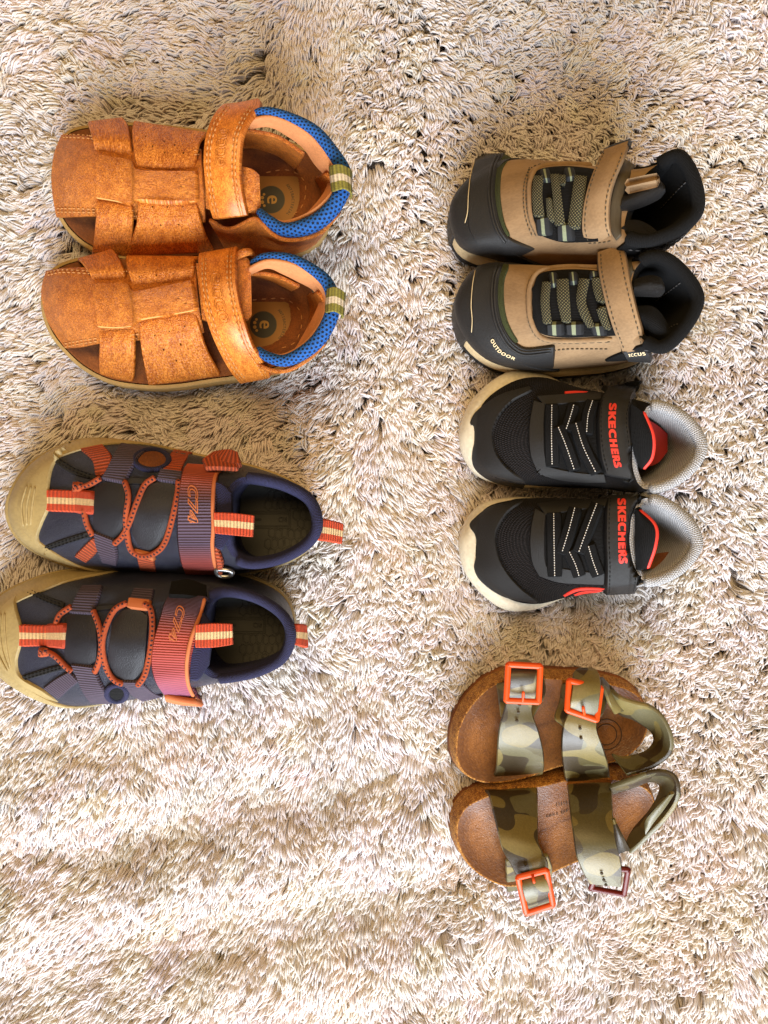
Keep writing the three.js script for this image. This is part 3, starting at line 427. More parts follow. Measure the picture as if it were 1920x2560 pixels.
// ---------- shoes with a closed upper: one lofted body per pair, mirrored for the other foot ----------
const ring3 = (c, r, h) => r.map((p) => c.P(p[0], p[1], p[2] ?? h));
function mirrorTo(a0, b0, a1, b1) {        // mirror across the line a0-b0 (plan) and carry it onto a1-b1
  const d0 = V(b0.x - a0.x, 0, b0.z - a0.z), d1 = V(b1.x - a1.x, 0, b1.z - a1.z), k = d1.length() / d0.length(); d0.normalize(); d1.normalize();
  const n0 = V(-d0.z, 0, d0.x), n1 = V(-d1.z, 0, d1.x);
  return (p) => { const s = (p.x - a0.x) * d0.x + (p.z - a0.z) * d0.z, t = (p.x - a0.x) * n0.x + (p.z - a0.z) * n0.z; return V(a1.x + (d1.x * s - n1.x * t) * k, p.y, a1.z + (d1.z * s - n1.z * t) * k); };
}
const plan = (loop) => footprints.push(inset(loop, areaSign(loop) * 0.003).map((p) => [p.x, p.z]));
function closedBody(rings, floorY, floorScale) {       // outer skin, inner wall and insole loop
  const body = loft(rings, 96, 40), open = smoothLoop(rings[rings.length - 1], 96), s = areaSign(open);
  const cx = open.reduce((a, p) => a + p.x, 0) / 96, cz = open.reduce((a, p) => a + p.z, 0) / 96;
  const shr = (k, y) => open.map((p) => V(cx + (p.x - cx) * k, y(p), cz + (p.z - cz) * k));
  const in1 = inset(open, s * 0.0035).map((p) => V(p.x, p.y - 0.003, p.z)), floor = shr(floorScale, () => floorY);
  const mid = in1.map((p, i) => V(lerp(p.x, floor[i].x, 0.45), lerp(p.y, floorY, 0.5), lerp(p.z, floor[i].z, 0.45)));
  const wall = []; for (let j = 0; j < 12; j++) wall.push([]); for (let i = 0; i < 96; i++) crs([open[i], in1[i], mid[i], floor[i]].map((p) => [p.x, p.y, p.z]), 12).forEach((p, j) => wall[j].push(V(p[0], p[1], p[2])));
  return { body, open, wall, floor };
}
const band = (body, j0, j1, a, b, out, th) => { const s = areaSign(body[0]); return slab(body.slice(j0, j1).map((r) => loopSeg(inset(r, -s * out), a, b)), th); };   // a strip of a lofted body between two turns, standing out from it
function bandVar(body, a, b, hi, lo, out, th) { const s = areaSign(body[0]), B = body.map((r) => loopSeg(inset(r, -s * out), a, b)), n = B[0].length, rows = []; for (let k = 0; k <= 10; k++) rows.push(B[0].map((_, i) => { const e = i / (n - 1), j = k / 10 * lerp(lo, hi, smooth(0, 0.3, e) * smooth(0, 0.3, 1 - e)), q = Math.floor(j); return B[q][i].clone().lerp(B[Math.min(q + 1, body.length - 1)][i], j - q); })); return slab(rows, th); }
const loopSeg = (loop, a, b) => { const n = loop.length, out = [], i0 = Math.round(a * n), i1 = Math.round(b * n); for (let i = i0; i <= i1; i++) out.push(loop[((i % n) + n) % n]); return out; };   // a..b in turns, heel at 0

// ---------- navy and orange closed-toe sandals ----------
const orangeTape = MS({ map: stripeTex([[0, [0.84, 0.29, 0.12]], [0.34, [0.96, 0.80, 0.58]], [0.66, [0.84, 0.29, 0.12]]]), roughness: 0.85, bumpMap: rep(T.rib, 0.33), bumpScale: 0.0005 });
const strapTex = (flip) => canvasTex(1024, 512, (g, w, h) => {
  const col = (t) => { const st = flip ? [[0, [74, 52, 74]], [0.3, [110, 58, 62]], [0.48, [186, 66, 40]], [0.7, [170, 62, 58]], [1, [150, 80, 120]]] : [[0, [206, 84, 40]], [0.22, [170, 70, 42]], [0.38, [86, 60, 76]], [0.62, [78, 56, 76]], [0.8, [150, 58, 52]], [1, [176, 62, 46]]]; for (let i = 1; i < st.length; i++) if (t <= st[i][0]) { const k = (t - st[i - 1][0]) / (st[i][0] - st[i - 1][0]); return mixc(st[i - 1][1], st[i][1], k); } return st[st.length - 1][1]; };
  for (let x = 0; x < w; x++) { const c = col(x / w), s = 0.86 + 0.09 * Math.sin(x / w * Math.PI * 110); g.fillStyle = `rgb(${c.map((z) => Math.round(clamp(z * s, 0, 255))).join(',')})`; g.fillRect(x, 0, 1, h); }
});
const strapBump = dataTex(512, (u) => 0.5 + 0.4 * Math.sin(u * Math.PI * 110), false, 16);
const bedBump = canvasTex(1024, 512, (g, w, h) => { g.fillStyle = '#999'; g.fillRect(0, 0, w, h); g.strokeStyle = '#222'; g.lineWidth = 7; for (let i = 0; i < 9; i++) for (let j = 0; j < 8; j++) { const cx = 560 + i * 58 + (j % 2) * 29 + 14 * (hash2(i, j, 3) - 0.5), cy = 20 + j * 66 + 14 * (hash2(i, j, 4) - 0.5); if (Math.abs(cy - 256) < 70 && cx < 800) continue; g.beginPath(); for (let k = 0; k <= 6; k++) { const a = k * Math.PI / 3 + 0.5, r = 36; g.lineTo(cx + r * Math.cos(a), cy + r * Math.sin(a)); } g.stroke(); } g.lineWidth = 6; g.strokeRect(330, 200, 430, 112); g.strokeRect(344, 214, 402, 84); g.font = 'bold 46px sans-serif'; g.fillStyle = '#222'; g.textAlign = 'left'; g.fillText('C74', 650, 272); g.fillText('=====', 370, 272); });
const blueBed = MS({ color: lin(0.030, 0.028, 0.023), roughness: 0.62, bumpMap: bedBump, bumpScale: 0.0014 });
const c3 = frame(0, 1060, 0.5425), c4 = frame(0, 1400, 0.4822);
const blueRings = [
  [[1465, 460], [1430, 340], [1330, 258], [1150, 193], [900, 142], [650, 92], [380, 77], [150, 185], [42, 375], [110, 545], [350, 660], [620, 688], [880, 705], [1100, 692], [1300, 645], [1420, 572]].map((p) => [...p, 12]),
  [[1470, 460, 30], [1435, 345, 30], [1330, 262, 30], [1150, 200, 30], [900, 150, 30], [650, 98, 30], [390, 85, 28], [170, 190, 26], [62, 375, 24], [130, 535, 26], [355, 645, 28], [620, 672, 30], [880, 694, 30], [1100, 684, 30], [1300, 640, 30], [1425, 570, 30]],
  [[1475, 460, 46], [1440, 350, 45], [1330, 272, 43], [1150, 220, 43], [900, 190, 43], [650, 150, 42], [420, 150, 38], [240, 230, 34], [150, 375, 32], [220, 510, 34], [400, 600, 38], [620, 640, 42], [880, 662, 43], [1100, 672, 43], [1300, 630, 43], [1425, 560, 45]],
  [[1472, 460, 52], [1436, 350, 50], [1325, 276, 48], [1150, 232, 48], [960, 215, 48], [760, 225, 50], [600, 275, 49], [560, 330, 50], [550, 400, 51], [560, 470, 50], [620, 535, 49], [760, 595, 50], [940, 640, 48], [1110, 664, 48], [1300, 625, 48], [1422, 556, 50]],
  [[1465, 460, 57], [1430, 350, 55], [1320, 282, 53], [1190, 250, 52], [1110, 248, 53], [1060, 285, 56], [1035, 325, 58], [1030, 370, 60], [1030, 420, 60], [1030, 460, 60], [1035, 510, 59], [1045, 565, 57], [1080, 615, 54], [1160, 645, 52], [1300, 620, 53], [1420, 550, 55]]];
const blue3 = blueRings.map((r) => ring3(c3, r));
const blueFlip = mirrorTo(c3.P(42, 375, 12), c3.P(1465, 460, 57), c4.P(-91, 392, 12), c4.P(1508, 384, 57));
function blueSandal(c, rings, d, label) {
  const heel = rings[0][0], toe = rings[0][8], t = thing('closed_toe_sandal', label, 'sandal', 'navy and orange sandals', V((heel.x + toe.x) / 2, 0, (heel.z + toe.z) / 2));
  const b = closedBody(rings, 0.019, 0.93), soleLoop = smoothLoop(atY(rings[0], 0.013), 96); plan(soleLoop);
  put('sole', soleMesh(soleLoop, [[2, 16], [-0.6, 15.4], [-1, 13], [-0.6, 6], [0.4, 4.8], [0, 3.5], [0.5, 0], [2, -4]]), M.khaki, t);
  const bodyG = sheet(b.body, { closed: true }); put('upper', bodyG, M.navy, t);
  put('lining', sheet(b.wall, { closed: true }), M.navyKnit, t);
  const bed = sheet(lid(b.floor, 0.0006), { closed: true }); { const uv = bed.attributes.uv, p = bed.attributes.position, bx = new THREE.Box3().setFromBufferAttribute(p); for (let i = 0; i < uv.count; i++) uv.setXY(i, 0.3 + 0.7 * (p.getX(i) - bx.min.x) / (bx.max.x - bx.min.x), 1 - (p.getZ(i) - bx.min.z) / (bx.max.z - bx.min.z)); }
  put('footbed', bed, blueBed, t);
  put('padded_collar', tube(loopSeg(b.open, -0.24, 0.24).filter((_, i) => i % 3 === 0), 0.0027, { n: 70, k: 10 }), M.navyKnit, t);
  put('toe_rand', bandVar(b.body, d.rand[0], d.rand[1], 16, 0.5, 0.0012, 0.0018), M.khaki, t);
  c.measure([bodyG]);
  const tb = put('toe_bumper', c.lay(d.bumper[0], d.bumper[1], { n: 46, m: 16, t: 2.2 }), M.khaki, t);
  for (const k of [0.3, 0.45, 0.6]) { const L = d.bumper[0].slice(2, -2).map((p, i) => { const q = d.bumper[1].slice(2, -2)[i]; return [lerp(p[0], q[0], k), lerp(p[1], q[1], k)]; }); put('bumper_ridge', tube(c.line(L, 20, { lift: 2.1 }), 0.0006, { n: 30, k: 6 }), M.khaki, tb); }
  for (const w of d.windows) put('neoprene_panel', c.lay(w[0], w[1], { n: 20, m: 16, t: 0.8, bulge: 1.4 }), M.neoprene, t);
  for (const w of d.seams) { put('seam_welt', c.lay(w[0], w[1], { n: 16, m: 5, t: 1 }), M.blackSynth, t); }
  put('stitching', d.stitches.map((l) => c.stitch(l, { lift: 1.2, pitch: 2.6, r: 0.3 })).filter(Boolean), M.blackTextile, t);
  for (const [A, B, mat, tt] of d.webs) put('webbing', c.lay(A, B, { n: 18, m: 8, t: tt || 1.6 }), M[mat], t);
  if (d.hole) { const [x, y, a, q] = d.hole, el = []; for (let k = 0; k < 24; k++) el.push(c.D(x + a * Math.cos(k * Math.PI / 12), y + q * Math.sin(k * Math.PI / 12), 0.6)); put('vent_rim', tube(el, 0.0016, { n: 48, k: 8, closed: true }), M.navyKnit, t); put('painted_cutout', c.lay([[x - a, y], [x - a * 0.6, y - q * 0.8], [x, y - q], [x + a * 0.6, y - q * 0.8], [x + a, y]], [[x - a, y + 1], [x - a * 0.6, y + q * 0.8], [x, y + q], [x + a * 0.6, y + q * 0.8], [x + a, y + 1]], { n: 18, m: 6, t: 0.6 }), d.holeMat, t); }  // filled patch painted as the open cut-out
  put('toe_tape', [c.lay(d.tape[0], d.tape[1], { n: 16, m: 8, t: 2, unit: true }), c.lay(d.tape2[0], d.tape2[1], { n: 10, m: 8, t: 3.6, unit: true })], orangeTape, t);
  for (const l of d.cords) put('elastic_cord', tube(crs(l.map((p) => [p[0], p[1], p[2] ?? 2.2]), 26).map((p) => c.D(p[0], p[1], p[2])), 0.0016, { n: 70, k: 8 }), M.orangeCord, t);
  if (d.knot) { const [x, y] = d.knot, kp = []; for (let k = 0; k < 14; k++) kp.push(c.D(x + 18 * Math.cos(k * 1.7), y + 14 * Math.sin(k * 2.3), 2.5 + 1.2 * Math.sin(k))); put('cord_knot', tube(kp, 0.0015, { n: 60, k: 7 }), M.orangeCord, t); }
  const sm = MS({ map: strapTex(d.flip), roughness: 0.75, bumpMap: strapBump, bumpScale: 0.0006 });
  const sg = c.lay(d.strap[0], d.strap[1], { n: 44, m: 14, t: 4.2, unit: true }), st = put('ankle_strap', sg, sm, t);
  c.measure([bodyG, sg]);
  put('strap_edge', d.edges.map((l) => tube(c.line(l, 24, { lift: 0.2 }), 0.0011, { n: 50, k: 6 })), M.orangeEdge, st);
  { const [g, m] = decal(c, d.emblem[0], d.emblem[1], 'C74', 'italic bold 118px sans-serif', M.orangeEdge, 256, 128, 1, true); put('strap_emblem', g, m, st); }
  for (const [A, B, mat, tt] of d.ends) put('strap_end', c.strip(A, B, { n: 16, m: 8, t: tt || 3 }), M[mat], t);
  put('tongue', c.strip(d.tongue[0], d.tongue[1], { n: 16, m: 8, t: 3, bulge: 1 }), M.navyKnit, t);
  const tg = d.tab; put('tongue_tab', [c.strip(tg[0], tg[1], { n: 14, m: 8, t: 1.2, unit: true }), c.strip(tg[0].map((p) => [p[0], p[1], p[2] - 4]), tg[1].map((p) => [p[0], p[1], p[2] - 4]), { n: 14, m: 8, t: 1.2, unit: true })], orangeTape, t);
  put('heel_tab', c.strip(d.heelTab[0], d.heelTab[1], { n: 14, m: 8, t: 2.4, unit: true }), orangeTape, t);
  if (d.ring) put('strap_ring', tube(d.ring.map((p) => c.P(...p)), 0.0013, { n: 40, k: 8, closed: true }), M.steel, t);
  return t;
}
blueSandal(c3, blue3, {
  rand: [0.25, 0.7],
  bumper: [[[330, 96, 1], [170, 185, 1], [85, 275, 1], [50, 375, 1], [75, 480, 1], [140, 555, 1], [215, 605, 1]], [[262, 140, 2.2], [228, 205, 2.2], [213, 300, 2.2], [213, 385, 2.2], [185, 455, 2.2], [164, 525, 2.2], [196, 585, 2]]],
  windows: [[[[430, 300], [500, 270], [550, 270], [575, 300]], [[430, 480], [470, 520], [530, 525], [575, 490]]], [[[640, 330], [700, 275], [770, 270], [812, 285]], [[605, 500], [640, 560], [700, 580], [775, 520]]]],
  seams: [[[[255, 150], [340, 205], [440, 240]], [[245, 170], [330, 225], [435, 255]]], [[[195, 570], [300, 530], [400, 500]], [[205, 585], [310, 548], [412, 520]]]],
  stitches: [[[275, 165], [345, 205], [430, 238]], [[270, 178], [340, 218], [425, 250]], [[205, 572], [300, 538], [400, 505]], [[212, 582], [310, 548], [408, 516]]],
  webs: [[[[370, 112], [425, 165], [440, 235]], [[470, 92], [508, 150], [490, 228]], 'orangeWeb'], [[[558, 85], [520, 150], [490, 210], [468, 246]], [[682, 108], [630, 150], [592, 215], [570, 266]], 'purpleWeb', 2.6], [[[800, 116], [770, 165], [752, 208]], [[880, 128], [850, 170], [828, 218]], 'orangeWeb'], [[[742, 205], [730, 230], [722, 252]], [[836, 216], [832, 240], [818, 266]], 'purpleWeb', 2.6], [[[345, 612], [385, 570], [428, 528]], [[395, 640], [430, 600], [455, 560]], 'orangeWeb'], [[[432, 505], [440, 560], [470, 640]], [[522, 540], [528, 590], [535, 655]], 'purpleWeb', 2.6], [[[612, 585], [618, 600]], [[700, 610], [706, 632]], 'orangeEdge', 2.6], [[[632, 615], [640, 650], [648, 676]], [[705, 632], [712, 660], [720, 684]], 'orangeWeb'], [[[520, 280], [600, 250], [700, 255]], [[520, 300], [600, 275], [700, 280]], 'neoprene', 0.8]],
  hole: [700, 165, 78, 46], holeMat: M.brownBed,
  tape: [[[214, 306], [320, 310], [414, 316]], [[212, 396], [320, 400], [418, 406]]], tape2: [[[340, 308], [380, 312], [417, 316]], [[345, 400], [380, 404], [420, 406]]],
  cords: [[[350, 292], [400, 285], [465, 248]], [[385, 395], [400, 460], [428, 516]], [[572, 258], [592, 330], [580, 430], [588, 520], [604, 580], [645, 606], [700, 602], [755, 555], [790, 450], [818, 320], [822, 255]], [[525, 555], [565, 515], [598, 450], [635, 350], [668, 280], [716, 245]]],
  knot: [362, 290],
  strap: [[[862, 182], [840, 240], [822, 380], [822, 540], [838, 640], [858, 695]], [[1002, 190], [985, 250], [975, 380], [972, 540], [985, 640], [1008, 714]]], flip: false,
  edges: [[[1040, 200], [1002, 225], [986, 270], [980, 380], [982, 480], [978, 560], [990, 650], [1012, 705]]],
  emblem: [[[858, 268], [858, 360], [858, 456]], [[924, 268], [924, 360], [924, 456]]],
  ends: [[[[935, 160, 50], [1000, 140, 51], [1085, 150, 49]], [[950, 195, 56], [1010, 195, 57], [1095, 200, 54]], 'orangeWeb'], [[[985, 125, 48], [1050, 116, 50], [1095, 128, 48]], [[935, 160, 50], [1020, 172, 54], [1106, 182, 52]], 'orangeWeb', 4], [[[985, 560, 58], [1000, 640, 55], [1010, 700, 48]], [[995, 560, 58], [1020, 640, 55], [1025, 690, 48]], 'orangeWeb']],
  tongue: [[[980, 270, 58], [1020, 280, 60], [1065, 320, 60]], [[980, 560, 58], [1020, 570, 60], [1060, 520, 60]]],
  tab: [[[985, 410, 65], [1080, 414, 66], [1172, 424, 61]], [[990, 502, 65], [1080, 510, 66], [1166, 518, 61]]],
  heelTab: [[[1462, 440, 52], [1520, 448, 50], [1584, 464, 42]], [[1455, 530, 52], [1515, 536, 50], [1578, 548, 42]]],
  ring: [[1000, 672, 50], [1040, 672, 50], [1070, 682, 49], [1060, 700, 47], [1020, 702, 47], [1002, 690, 48]],
}, 'navy closed-toe sandal with khaki toe bumper, its ankle strap purple in the middle');
blueSandal(c4, blue3.map((r) => r.map(blueFlip)), {
  rand: [0.28, 0.74],
  bumper: [[[110, 130, 1], [20, 190, 1], [-55, 290, 1], [-82, 390, 1], [-60, 500, 1], [20, 600, 1], [150, 690, 1], [300, 738, 1]], [[108, 148, 2.2], [72, 205, 2.2], [75, 260, 2.2], [95, 335, 2.2], [97, 430, 2.2], [76, 530, 2.2], [100, 610, 2.2], [215, 680, 2]]],
  windows: [[[[335, 300], [390, 275], [460, 278], [495, 310]], [[335, 520], [390, 555], [450, 550], [500, 520]]], [[[580, 330], [640, 262], [710, 258], [765, 290]], [[560, 520], [600, 600], [680, 625], [745, 570]]]],
  seams: [[[[140, 130], [230, 185], [330, 222]], [[125, 150], [220, 205], [325, 245]]], [[[115, 605], [220, 570], [320, 545]], [[120, 625], [230, 592], [325, 565]]]],
  stitches: [[[145, 145], [235, 195], [325, 230]], [[130, 160], [225, 208], [320, 242]], [[125, 605], [225, 575], [315, 550]], [[128, 620], [230, 588], [318, 562]]],
  webs: [[[[425, 130], [390, 195], [358, 268]], [[525, 130], [500, 200], [470, 276]], 'purpleWeb', 2.2], [[[695, 145], [680, 180], [660, 238]], [[792, 150], [785, 190], [768, 250]], 'purpleWeb', 1.6], [[[668, 195], [660, 240]], [[772, 205], [766, 254]], 'orangeEdge', 2.6], [[[370, 548], [400, 620], [430, 690], [470, 745]], [[482, 562], [505, 630], [545, 700], [580, 748]], 'purpleWeb', 2.6], [[[225, 668], [290, 620], [355, 585]], [[300, 720], [350, 670], [400, 630]], 'purpleWeb', 1.8], [[[615, 636], [612, 655]], [[740, 640], [735, 662]], 'purpleWeb', 2.6], [[[640, 660], [680, 700], [740, 735]], [[740, 650], [790, 690], [840, 712]], 'purpleWeb', 1.8], [[[500, 240], [560, 235], [640, 230]], [[500, 262], [560, 255], [640, 250]], 'neoprene', 0.8]],
  hole: [605, 690, 52, 42], holeMat: M.blackTextile,
  tape: [[[97, 340], [210, 345], [325, 338]], [[98, 444], [210, 442], [322, 450]]], tape2: [[[238, 342], [280, 340], [328, 338]], [[238, 446], [280, 448], [322, 452]]],
  cords: [[[288, 332], [312, 282], [372, 240]], [[235, 470], [290, 502], [340, 552], [372, 578]], [[482, 258], [512, 340], [526, 440], [512, 530], [488, 585]], [[662, 220], [595, 258], [548, 350], [530, 450], [552, 560], [590, 620], [640, 645]], [[712, 652], [752, 590], [780, 460], [790, 330], [778, 250], [745, 225]]],
  knot: [228, 478],
  strap: [[[885, 165], [856, 220], [836, 290], [800, 420], [788, 540], [812, 640], [862, 715]], [[1065, 190], [1050, 250], [1030, 310], [985, 430], [966, 550], [978, 660], [1035, 745]]], flip: true,
  edges: [[[1062, 195], [1042, 270], [1020, 330], [985, 430], [968, 540], [975, 640], [1010, 715], [1055, 738]]],
  emblem: [[[915, 218], [890, 310], [862, 412]], [[982, 232], [955, 325], [925, 425]]],
  ends: [[[[890, 110, 46], [980, 100, 48], [1070, 130, 48]], [[880, 175, 56], [970, 180, 57], [1066, 195, 56]], 'blackTextile'], [[[855, 715, 34], [930, 735, 32], [1010, 748, 30]], [[860, 735, 26], [930, 752, 24], [1045, 762, 24]], 'orangeEdge']],
  tongue: [[[1000, 270, 60], [1050, 280, 60], [1090, 330, 60]], [[985, 620, 58], [1030, 615, 59], [1085, 540, 59]]],
  tab: [[[1015, 338, 66], [1110, 332, 67], [1206, 334, 62]], [[1012, 452, 66], [1110, 450, 67], [1208, 436, 62]]],
  heelTab: [[[1510, 342, 54], [1550, 338, 54], [1592, 340, 46]], [[1514, 434, 54], [1555, 440, 54], [1600, 450, 46]]],
  ring: [[1095, 160, 44], [1110, 175, 44], [1100, 215, 44], [1075, 235, 45], [1070, 205, 46]],
}, 'navy closed-toe sandal with khaki toe bumper, its ankle strap orange in the middle');
// ---------- tan and black hiking boots ----------
const c5 = frame(1100, 320, 0.4099), c6 = frame(1100, 590, 0.4099);
function decal(c, A, B, text, font, mat, w = 512, h = 128, sq = 1, outline = false) {        // raised print: only the letters stand
  const a = canvasTex(w, h, (g) => { g.fillStyle = '#000'; g.fillRect(0, 0, w, h); g.fillStyle = '#fff'; g.font = font; g.textAlign = 'center'; g.textBaseline = 'middle'; g.translate(w / 2, h / 2); g.scale(w * 0.96 / g.measureText(text).width, sq); if (outline) { g.strokeStyle = '#fff'; g.lineWidth = 7; g.strokeText(text, 0, 4); } else { g.fillText(text, 0, 4); if (w > 900) { g.strokeStyle = '#fff'; g.lineWidth = 9; g.strokeText(text, 0, 4); } } }); a.colorSpace = THREE.NoColorSpace;
  const m = mat.clone(); m.alphaMap = a; m.alphaTest = 0.5; m.map = null; m.bumpMap = null;
  return [sheet(c.rows(A, B, { n: 40, m: 8, lift: 0.35, drape: true }), { unit: true }), m];
}
const bootRings = [
  [[1335, 590], [1310, 490], [1230, 400], [1080, 330], [880, 290], [650, 265], [420, 245], [210, 270], [112, 440], [160, 640], [330, 780], [600, 832], [850, 822], [1050, 800], [1200, 755], [1300, 680]].map((p) => [...p, 12]),
  [[1390, 550, 32], [1360, 440, 32], [1270, 340, 32], [1110, 265, 32], [890, 220, 32], [660, 195, 32], [430, 178, 32], [235, 195, 30], [112, 390, 28], [175, 590, 28], [335, 740, 28], [600, 800, 28], [850, 795, 28], [1060, 780, 28], [1230, 730, 30], [1350, 650, 32]],
  [[1470, 490, 52], [1430, 380, 52], [1320, 270, 52], [1140, 190, 50], [920, 180, 48], [720, 182, 46], [540, 188, 44], [380, 230, 41], [290, 400, 39], [370, 570, 40], [530, 680, 41], [700, 728, 43], [900, 735, 45], [1100, 742, 47], [1270, 705, 50], [1410, 610, 52]],
  [[1540, 440, 66], [1490, 310, 66], [1370, 200, 66], [1210, 160, 64], [1080, 170, 62], [930, 200, 60], [780, 240, 57], [650, 320, 55], [600, 420, 54], [640, 530, 54], [770, 600, 55], [920, 630, 57], [1080, 660, 60], [1220, 690, 62], [1340, 680, 64], [1470, 570, 66]],
  [[1570, 395, 79], [1505, 255, 79], [1378, 142, 79], [1265, 135, 76], [1200, 190, 72], [1175, 250, 70], [1165, 320, 69], [1165, 380, 69], [1165, 420, 69], [1170, 470, 69], [1180, 530, 69], [1195, 580, 69], [1225, 620, 70], [1285, 660, 73], [1372, 672, 77], [1492, 555, 79]]];
const boot6 = bootRings.map((r) => ring3(c6, r));
const bootFlip = mirrorTo(c6.P(112, 390, 28), c6.P(1570, 395, 79), c5.P(82, 470, 28), c5.P(1570, 494, 79));
const loopTape = MS({ map: stripeTex([[0, [0.12, 0.12, 0.13]], [0.32, [0.58, 0.60, 0.47]], [0.62, [0.12, 0.12, 0.13]]]), roughness: 0.85 });
function hikingBoot(c, rings, d, label) {
  const heel = rings[0][0], toe = rings[0][8], t = thing('hiking_boot', label, 'boot', 'tan and black boots', V((heel.x + toe.x) / 2, 0, (heel.z + toe.z) / 2));
  const b = closedBody(rings, 0.022, 0.72), soleLoop = smoothLoop(atY(rings[0], 0.013), 96); plan(soleLoop);
  put('outsole', soleMesh(soleLoop, [[0, 6], [-1.8, 5.5], [-2.2, 3], [-1.6, 0], [0, -4]]), M.blackRubber, t);
  put('midsole', soleMesh(soleLoop, [[3, 20], [-0.8, 19.2], [-1.8, 15], [-1.8, 8], [-1, 5.8], [2, 5.2]]), M.creamFoam, t);
  const bodyG = sheet(b.body, { closed: true }); put('upper', bodyG, M.nubuck, t);
  put('lining', sheet(b.wall, { closed: true }), M.blackTextile, t);
  put('footbed', sheet(lid(b.floor, 0.0006), { closed: true }), M.blackTextile, t);
  c.measure([bodyG]);
  // black padded collar round the heel, from the throat back
  const cr = b.body.map((r) => loopSeg(r, -0.205, 0.205)), cl = cr.slice(17).map((r, j) => r.map((p) => { const q = p.clone(); q.y += 0.0006; return q; }));
  const ctr = b.open.reduce((a, p) => a.add(p), V(0, 0, 0)).multiplyScalar(1 / 96);
  put('collar', slab(cl.map((r) => r.map((p) => { const o = V(p.x - ctr.x, 0, p.z - ctr.z).setLength(0.0012); return p.clone().add(o); })), 0.002), M.blackTextile, t);
  put('collar_stitching', [6, 16].map((k) => c.stitch(loopSeg(inset(b.body[17 + k], -areaSign(b.open) * 0.0016), -0.19, 0.19).map((p) => [...c.toPix(p), p.y * 1000 + 0.6]), { flat: true, pitch: 3, r: 0.3 })).concat([[0.06, -0.06].map((e) => c.stitch(b.wall.slice(1, 9).map((r) => { const p = loopSeg(r, e, e)[0]; return [...c.toPix(p), p.y * 1000 + 0.4]; }), { flat: true, pitch: 3, r: 0.3 }))].flat()).filter(Boolean), M.greyThread, t);
  put('collar_padding', tube(loopSeg(b.open, -0.22, 0.22).filter((_, i) => i % 3 === 0), 0.0034, { n: 70, k: 10 }), M.blackTextile, t);
  put('toe_rand', bandVar(b.body.slice(5), d.rand[0], d.rand[1], 11, 3, 0.0010, 0.0018), M.blackRubber, t);
  { const sg = areaSign(soleLoop), L = (o, y) => loopSeg(atY(inset(soleLoop, -sg * o), y), d.front[0], d.front[1]); put('sole_bumper', slab([L(0.0016, -0.003), L(0.0030, 0.004), L(0.0032, 0.012), L(0.0026, 0.019), L(0.0010, 0.025)], 0.003), M.blackRubber, t); }
  put('bumper_edge_highlight', tube(c.line(d.bumper[1].slice(0, 5).map((p) => [p[0], p[1]]), 24, { lift: 2.2 }), 0.00024, { n: 40, k: 6 }), M.creamFoam, t);  // thin pale tube painted in for the highlight along the bumper edge
  const cap = put('toe_cap', c.lay(d.cap[0], d.cap[1], { n: 50, m: 16, t: 2.0 }), M.blackRubber, t);
  put('cap_ridge', d.ridges.map((l) => tube(c.line(l, 30, { lift: 2.1 }), 0.0008, { n: 60, k: 6 })), M.blackRubber, cap);
  put('trim', c.lay(d.trim[0], d.trim[1], { n: 30, m: 6, t: 1.2 }), M.green, t);
  put('lace_panel', c.lay(d.panel[0], d.panel[1], { n: 30, m: 16, t: 1.0 }), M.blackTextile, t);
  put('eyestay_edge', d.welt.map((l) => tube(c.line(l, 36, { lift: 0.7 }), 0.0014, { n: 70, k: 8, flat: 0.7 })), M.nubuck, t);
  put('stitching', d.stitches.map((l) => c.stitch(l, { lift: 0.4, pitch: 2.2, r: 0.32 })), M.darkLining, t);
  for (const [A, B] of d.laces) put('lace', c.lay(A, B, { n: 16, m: 6, t: 3, bulge: 1.2 }), M.lace, t);
  for (const [A, B] of d.loops) put('lace_loop', c.lay(A, B, { n: 8, m: 8, t: 3.4, unit: true }), loopTape, t);
  for (const [A, B, mat] of d.pads) put('tongue_pad', c.strip(A, B, { n: 18, m: 12, t: 4, bulge: 5 }), M[mat || 'blackLeather'], t);
  const sg = c.strip(d.strap[0], d.strap[1], { n: 44, m: 12, t: 3, bulge: 1 }), st = put('ankle_strap', sg, M.nubuck, t);
  for (const [A, B, mat] of d.under) put('strap_backing', c.lay(A, B, { n: 24, m: 6, t: 1.6 }), M[mat], st);
  if (d.tip) { const tg = c.strip(d.tip[0], d.tip[1], { n: 10, m: 8, t: 3.6 }); put('strap_tip', tg, M.blackRubber, st); c.tipG = tg; }
  c.measure([bodyG, sg, c.tipG]);
  put('stitching', d.strapStitch.map((l) => c.stitch(l, { lift: 0.15, pitch: 2.4, r: 0.3 })), M.darkLining, st);
  if (d.text) for (const [A, B, tx, font, lift] of d.text) { const k = (q) => q.map((p) => [p[0], p[1], lift]); const [g, m] = decal(c, k(A), k(B), tx, font, M.creamFoam); put('raised_lettering', g, m, t); }
  return t;
}
